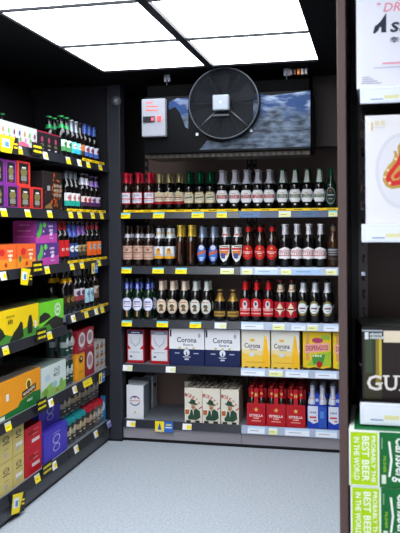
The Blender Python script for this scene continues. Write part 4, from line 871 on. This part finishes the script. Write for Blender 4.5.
promo('blue and yellow card under the orange-labelled bottles', Y_at(92, LX), Z3, 'left', A_yb, .10, .06, drop=.075)
promo('blue and yellow card under the slim grey packs', Y_at(98.5, LX), Z5, 'left', A_yb, .10, .06, drop=.06)
promo('yellow and blue card below the bottom back shelf edge', X_at(163.5, BY), BZ[4], 'back', A_yb, .112, .064, drop=.058)

# ------------------------------------------------------------------ cooler unit under the ceiling
CYF = 4.10
def zc(py, px=230): return EYE+(226.5-py)/(yc(px)/CYF)
cx0, cx1 = X_at(144.5, CYF), X_at(312, CYF)
cz0, cz1 = zc(152.5), zc(94)
t = thing('cooling_unit', 'black ceiling-hung cooler with big round fan above the back rack', 'cooler', ((cx0+cx1)/2, CYF, cz0))
hw = (cx1-cx0)/2; H = cz1-cz0; gl = M((7, 8, 10), .3, spec=.06)
m = MB(); m.box(-hw, hw, 0, .27, .0, H, gl); m.box(-hw+.01, hw-.01, .03, .25, H, CEIL-cz0-.002-.06, M((4, 4, 5), .7, spec=.03)); m.build('casing', t, bevel=.006)
m = MB(); m.box(-hw+.01, hw-.01, .02, .26, -.022, -.001, M((60, 52, 46), .4, metal=.3)); 
for i in range(26): m.box(-hw+.03+i*(2*hw-.06)/26, -hw+.045+i*(2*hw-.06)/26, .018, .02, -.02, -.004, M((20, 18, 18)))
m.build('drip_tray', t)
m = MB(); mpm = blue_grey_pattern(); cxm = (cx0+cx1)/2  # blue and grey colour pattern laid over the casing front
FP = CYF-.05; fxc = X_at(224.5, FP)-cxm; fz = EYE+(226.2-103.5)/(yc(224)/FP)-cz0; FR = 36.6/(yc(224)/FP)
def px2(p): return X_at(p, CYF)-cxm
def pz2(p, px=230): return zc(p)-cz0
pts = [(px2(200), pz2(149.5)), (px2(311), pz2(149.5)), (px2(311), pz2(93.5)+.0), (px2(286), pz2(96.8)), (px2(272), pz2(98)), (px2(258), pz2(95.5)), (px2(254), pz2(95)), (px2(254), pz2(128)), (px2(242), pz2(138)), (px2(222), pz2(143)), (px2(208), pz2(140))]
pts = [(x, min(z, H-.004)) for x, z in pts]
m.art(Art().poly(pts, mpm), lambda u, v, d: (u, -.0006-d, v)); m.build('blue_grey_pattern', t)
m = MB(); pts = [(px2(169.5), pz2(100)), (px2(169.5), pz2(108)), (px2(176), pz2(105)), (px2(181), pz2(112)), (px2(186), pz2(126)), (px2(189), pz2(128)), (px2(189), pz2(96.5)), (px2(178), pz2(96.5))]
m.art(Art().poly([(x, min(z, H-.004)) for x, z in pts], mpm), lambda u, v, d: (u, -.0006-d, v)); m.build('blue_grey_pattern', t)
# fan: shroud, wire guard, motor, blades, braces
m = MB(); m.lathe([(FR*.98, 0), (FR, .012), (FR, .05), (FR*.965, .056), (FR*.95, .05), (FR*.95, 0)], M((20, 21, 25), .25), 56, axis='Y', at=(fxc, 0, fz)); m.build('fan_shroud', t)
m = MB(); wire = M((30, 34, 40), .35, metal=.4)
for i in range(21): m.torus((fxc, -.058+.0, fz), FR*(.25+.034*i), .0012, wire, 48, 5)
for i in range(6):
    a = PI/2+i*PI/3+.5; m.tube((fxc+FR*.2*math.cos(a), -.056, fz+FR*.2*math.sin(a)), (fxc+FR*.95*math.cos(a), -.056, fz+FR*.95*math.sin(a)), .0016, wire)
m.torus((fxc, -.058, fz), FR*.965, .004, M((60, 64, 70), .3, metal=.6), 56, 6); m.build('fan_guard', t)
m = MB()
for i in range(5):
    a0 = i*2*PI/5; q = []
    for r_, da, dy in ((.18, 0, -.014), (.88, .15, -.02), (.9, .75, -.006), (.2, .7, -.002)):
        q.append((fxc+FR*r_*math.cos(a0+da), dy, fz+FR*r_*math.sin(a0+da)))
    m.face(q, M((9, 10, 12), .6, spec=.1)); m.face([(p[0], p[1]+.002, p[2]) for p in q][::-1], M((9, 10, 12), .6, spec=.1))
m.build('fan_blades', t)
m = MB(); MP = CYF-.085; mx0, mx1 = X_at(213, MP)-cxm, X_at(229.5, MP)-cxm; mz0, mz1 = [EYE+(226.2-q)/(yc(221)/MP)-cz0 for q in (110.5, 94.5)]
m.box(mx0, mx1, -.085, -.03, mz0, mz1, M((120, 126, 134), .35, metal=.3)); m.art(Art().ell((mx0+mx1)/2, (mz0+mz1)/2+.003, .006, .006, emis((.3, .9, .85), 1.2)), lambda u, v, d: (u, -.085-d, v), off=.0006)  # small glowing cyan dot stands in for a reflection on the motor
m.build('fan_motor', t, bevel=.008)
m = MB()
for s in (-1, 1):
    m.tube((fxc+s*FR*.2, -.064, fz-FR*.22), (fxc+s*FR*.68, -.062, fz-FR*.66), .004, M((70, 74, 80), .3, metal=.5))
m.box(mx0+.0, mx1-.004, -.07, -.055, mz0-.028, mz0-.018, M((50, 52, 56), .4)); m.build('motor_brace', t)
m = MB()
for px, py in ((252, 132), (198, 134), (252, 76)):
    m.box(px2(px)-.008, px2(px)+.008, -.012, 0, pz2(py)-.008, pz2(py)+.008, M((170, 176, 184), .35, metal=.5)) if py > 80 else None
m.build('fixing_clip', t, bevel=.002)
# control box on the left of the casing
bx0, bx1 = px2(144.5), px2(168); bz0, bz1 = pz2(135.5), pz2(97)
m = MB(); m.box(bx0, bx1, -.045, -.001, bz0, bz1, M((128, 130, 138), .45)); a = Art(); w = bx1-bx0; cxx = (bx0+bx1)/2; hh = bz1-bz0
for k, (wd, dx) in enumerate(((.28, -.16), (.5, -.06), (.52, -.06))): a.rect(cxx+w*dx, bz1-hh*(.11+.10*k), w*wd, hh*.028, (200, 70, 60))
m.art(a, lambda u, v, d: (u, -.045-d, v)); ctl = m.build('control_box', t, bevel=.006)
m = MB(); m.box(cxx-w*.42, cxx+w*.06, -.052, -.0455, bz0+hh*.38, bz0+hh*.53, M((26, 24, 28), .3)); m.art(Art().rect(cxx-w*.02, bz0+hh*.455, w*.1, hh*.07, emis((.9, .05, .08), 1.2)), lambda u, v, d: (u, -.052-d, v)); m.build('display', ctl)
m = MB(); m.box(cxx+w*.17, cxx+w*.33, -.054, -.0455, bz0+hh*.40, bz0+hh*.53, emis((.75, .03, .03), .8)); m.build('switch', ctl, bevel=.002)
# hangers
for i, px in enumerate((166, 287)):
    h = MB(); x = px2(px); top = CEIL-cz0; h.box(x-.017, x+.017, .04, .075, top-.042, top-.001, M((86, 88, 96), .4, metal=.5)); h.tube((x, .035, H-.01), (x, .035, top-.03), .003, M((110, 112, 118), .35, metal=.6)); h.build('hanger', t)
m = MB(); x = px2(290)
for k, c in enumerate(((120, 100, 104), (90, 60, 60), (220, 130, 60), (190, 170, 160), (150, 150, 156))):
    m.box(x+.02*k, x+.02*k+.015, .035, .07, CEIL-cz0-.04, CEIL-cz0-.008, M(c, .4, metal=.3))
m.box(x-.005, x+.105, .045, .08, CEIL-cz0-.01, CEIL-cz0-.001, BLACK); m.build('pipe_valve', t, bevel=.003)
# round sensor on the corner post
m = MB(); sy = 4.371; m.lathe([(0, .028), (.022, .026), (.028, .018), (.030, 0)], M((90, 92, 98), .4), 20, axis='Y', at=(X_at(117.5, sy), sy, EYE+(226.6-101)/(yc(118)/sy))); m.lathe([(0, .0335), (.010, .032), (.012, .026)], M((150, 152, 160), .3), 16, axis='Y', at=(X_at(117.5, sy), sy, EYE+(226.6-101)/(yc(118)/sy)))
tag(m.build('room_sensor'), 'small round grey sensor high on the corner post', 'sensor')

# ------------------------------------------------------------------ right rack, near the camera
def zr(py, Y=RY, px=375): return EYE+(225.2-py)/(yc(px)/Y)
RX0 = X_at(338, RY); RX1 = 1.05
t = thing('shelving_unit', 'brown-grey rack at the right edge nearest the camera, holding big boxes', 'shelving', (0, RY, 0))
post = M((86, 69, 66), .5, noise=2)
m = MB(); m.box(RX0, X_at(346.8, RY), 0, .03, 0, CEIL-.002, post); m.build('end_post', t, bevel=.002)
m = MB(); m.box(RX0, X_at(346.8, RY)-.001, .031, .50, 0, CEIL-.002, M((26, 25, 30), .35)); m.build('end_panel', t)
m = MB(); ux = X_at(363, RY+.42); slotted(m, ux, .42, .1, CEIL-.01, M((120, 112, 112), .45), wd=.026, hole=(.0055, .026)); m.box(X_at(346.8, RY), ux-.013, .42, .423, .1, CEIL-.01, M((20, 20, 24), .4)); m.build('upright', t)
m = MB(); m.box(ux+.0135, RX1, .47, .485, .1, CEIL-.01, M((72, 54, 48), .45, noise=2)); m.build('back_panel', t)
RZ = [1.634, 1.302, .866, .545]
rm = M((220, 226, 236), .25, spec=.6)
for i, z in enumerate(RZ):
    x0 = X_at([361, 361.5, 359, 350][i], RY)
    m = MB(); m.box(x0, RX1, .004, .46, z-.02, z, M((30, 28, 30), .4)); sh = m.build('shelf', t)
    m = MB(); hgt = [.038, .044, .052, .04][i]; m.box(x0, RX1, -.008, .0035, z-hgt, z+.001, rm)
    a = Art()
    for k in range(3): a.rect(x0+.06+k*.14, z-hgt*.5, .1, hgt*.74, (226, 230, 236)); a.rect(x0+.075+k*.14, z-hgt*.62, .035, hgt*.2, (222, 216, 160)); a.rect(x0+.04+k*.14, z-hgt*.75, .03, hgt*.06, (120, 140, 190))
    m.art(a, lambda u, v, d: (u, -.008-d, v)); m.build('price_rail', sh, bevel=.002)
def F_asahi(W, H):
    s = -W/2; a = Art(); a.rect(0, H*.5, W, H, (222, 222, 232))
    px = lambda p, q: (X_at(p, RY)-X_at(357.5, RY)+s, zr(q)-RZ[0])
    x, y = px(390, 8); a.text('DRY', x+.020, y, .022, (220, 140, 160), .066, shear=.25); x, y = px(381, 6); a.text('"', x-.002, y+.004, .006, (214, 120, 140), .008)
    x, y = px(374, 33)
    # stylised black brand word in slanted bold capitals
    k = (40, 44, 60); a.poly([(x, y+.0), (x+.004, y-.002), (x+.012, y+.004), (x+.034, y+.045), (x+.026, y+.035), (x+.004, y+.014)], k); a.poly([(x+.020, y+.0), (x+.032, y+.0), (x+.032, y+.047), (x+.020, y+.030)], k); a.rect(x+.014, y+.016, .018, .005, k)
    a.text('sahi', x+.085, y+.017, .036, k, .088, shear=.15)
    x, y = px(394, 41); a.text('辛口', x+.014, y, .016, (60, 66, 90), .042)
    x, y = px(392, 64); a.rect(x+.03, y, .10, .004, (228, 150, 172)); a.rect(x+.02, y-.010, .12, .002, (170, 170, 190))
    x, y = px(367, 77)
    for i in range(4): a.rect(x+.004*i, y-.005*i, .018+.010*i, .0016, (150, 152, 166))
    return a
carton('beer_case', 'large white case with black and pink lettering on the top right shelf', 'case', X_at(357.5, RY), X_at(357.5, RY)+.40, RY+.004, RY+.26, RZ[0]+.0005, RZ[0]+.275, (214, 214, 224), F_asahi)
def F_flame(W, H):
    s = -W/2; a = Art(); a.rect(0, H*.5, W, H, (224, 222, 224)); px = lambda p, q: (X_at(p, RY)-X_at(365.8, RY)+s, zr(q)-RZ[1])
    x, y = px(402, 172); a.ell(x, y, .062, .092, (208, 208, 216), 40); a.ell(x, y, .054, .083, (216, 215, 221), 40)
    g = (186, 150, 70); r = (206, 36, 44); P0 = lambda L: [px(*q) for q in L]
    a.poly(P0([(400, 189), (392, 190), (386, 187), (383, 181), (384, 174), (388, 167), (393, 162), (395, 156), (394, 152), (397, 152), (399, 158), (398, 148), (402, 142), (408, 150), (418, 172), (414, 186)]), g)
    a.poly(P0([(400, 186), (392, 187), (388, 184), (386, 180), (388, 174), (393, 168), (397, 163), (399, 158), (402, 150), (408, 158), (414, 174), (410, 184)]), r)
    a.poly(P0([(399, 181), (393, 182), (391, 178), (395, 172), (400, 166), (404, 174)]), g); a.poly(P0([(399, 179), (395, 180), (394, 177), (397, 174), (401, 171), (402, 176)]), r)
    for q in ((388, 171), (390, 184), (396, 160), (385, 178)): x, y = px(*q); a.ell(x, y, .0035, .0035, (226, 200, 150), 10)
    x, y = px(372.5, 127); a.rect(x, y, .004, .02, (216, 190, 120)); a.rect(x+.018, y-.003, .028, .0018, (206, 204, 208)); a.text('ll', x+.012, y+.008, .012, (224, 208, 160), .008); a.text('ll', x+.026, y+.008, .012, (224, 208, 160), .008)
    return a
carton('beer_case', 'tall white case with red and gold flame emblem', 'case', X_at(365.8, RY), X_at(365.8, RY)+.39, RY+.004, RY+.26, RZ[1]+.0015, RZ[1]+.266, (218, 216, 218), F_flame)
def F_stout(W, H):
    a = Art(); s = -W/2; a.rect(0, H*.5, W, H, (28, 24, 24)); a.rect(s+.026, H*.46, .044, H*.9, (56, 52, 34)); a.rect(s+.016, H*.62, .016, H*.5, (58, 76, 52)); a.rect(s+.040, H*.52, .014, H*.66, (140, 122, 44)); a.rect(s+.044, H*.56, .006, H*.56, (206, 184, 60))
    a.rect(s+.132, H*.42, .16, H*.84, (34, 24, 22)); a.rect(s+.132, H*.87, .16, H*.16, (228, 214, 186)); a.rect(s+.025, H*.95, .05, .003, (190, 200, 206)); a.rect(s+.011, H*.88, .009, .018, (220, 226, 230)); a.scrib(s+.033, H*.90, .03, .007, (210, 216, 220), 6); a.scrib(s+.035, H*.855, .034, .007, (210, 216, 220), 6)
    kc = (232, 224, 216); y0 = H*.235; hh = .038
    for ch, cx_, wd in (('G', .0285, .036), ('U', .0690, .031), ('I', .0975, .009), ('N', .125, .034), ('N', .163, .034), ('E', .198, .028), ('S', .231, .026), ('S', .262, .026)):
        a.text(ch, s+cx_, y0, hh, kc, wd)
        if ch == 'U': a.rect(s+cx_-.012, y0+hh/2-.002, .016, .004, kc); a.rect(s+cx_+.012, y0+hh/2-.002, .014, .004, kc)
        if ch == 'I': a.rect(s+cx_, y0+hh/2-.002, .018, .004, kc); a.rect(s+cx_, y0-hh/2+.002, .018, .004, kc)
        if ch == 'G': a.rect(s+cx_+.013, y0-.001, .016, .004, kc)
        if ch == 'N': a.rect(s+cx_-.014, y0+hh/2-.002, .014, .004, kc); a.rect(s+cx_-.013, y0-hh/2+.002, .014, .004, kc); a.rect(s+cx_+.013, y0+hh/2-.002, .014, .004, kc)
    return a
def S_stout(W, H):
    a = Art(); a.rect(0, H*.5, W, H, (22, 20, 22)); a.text('GUINNESS', W*.2, H*.44, .012, (214, 210, 206), .09); return a
gw = .30
carton('can_case', 'black stout case with pint glass photo and cream lettering', 'case', X_at(362.5, RY+.02)-.014, X_at(362.5, RY+.02)-.014+gw, RY+.045, RY+.045+.20, RZ[2]+.001, RZ[2]+.181, (24, 22, 24), F_stout, S_stout, rotz=math.radians(6), rough=.3,
       top=lambda W, D: Art().rect(0, 0, W*.96, D*.9, (50, 56, 50)).rect(0, -D*.3, W*.7, .006, (140, 150, 140)))
def F_carls(W, H):
    s = -W/2; a = Art(); a.rect(0, H*.5, W, H, (18, 104, 50)); lw = .071; a.rect(s+lw/2, H*.5, lw, H, (226, 230, 220)); a.rect(s+lw/2, H*.5, lw-.008, H*.955, (172, 208, 0)); wl = (238, 242, 220)
    a.text('PROBABLY THE', s+.057, H*.5, .010, wl, H*.84, rot=-PI/2); a.text('BEST BEER', s+.039, H*.5, .017, wl, H*.82, rot=-PI/2); a.text('IN THE WORLD', s+.018, H*.5, .013, wl, H*.78, rot=-PI/2)
    a.text('Carlsberg', s+.118, H*.5, .038, (234, 240, 228), H*.82, rot=-PI/2, shear=.2); a.poly([(s+.091, H*.2), (s+.096, H*.2), (s+.101, H*.5), (s+.096, H*.84), (s+.091, H*.84), (s+.096, H*.5)], (234, 240, 228)); a.text('PILSNER', s+.083, H*.42, .006, (150, 200, 40), H*.3, rot=-PI/2); a.rect(s+.081, H*.15, .010, H*.16, (214, 226, 204)); a.rect(s+.077, H*.8, .003, H*.2, (120, 170, 120))
    return a
for i, z in enumerate((.678, .546)):
    carton('can_case', ['lime and green can case just under the ticket rail, upper of two', 'lime and green can case at the bottom right, lower of two'][i], 'case', X_at(347.5+i*1.3, RY-.05), X_at(347.5+i*1.3, RY-.05)+.40, RY-.05, RY+.22, z, z+.131, (196, 150, 110), F_carls, group='lime and green can cases',
           top=lambda W, D: Art().rect(0, 0, W, D, (216, 224, 214)).rect(.006, .004, W-.012, D-.012, (18, 100, 50)))
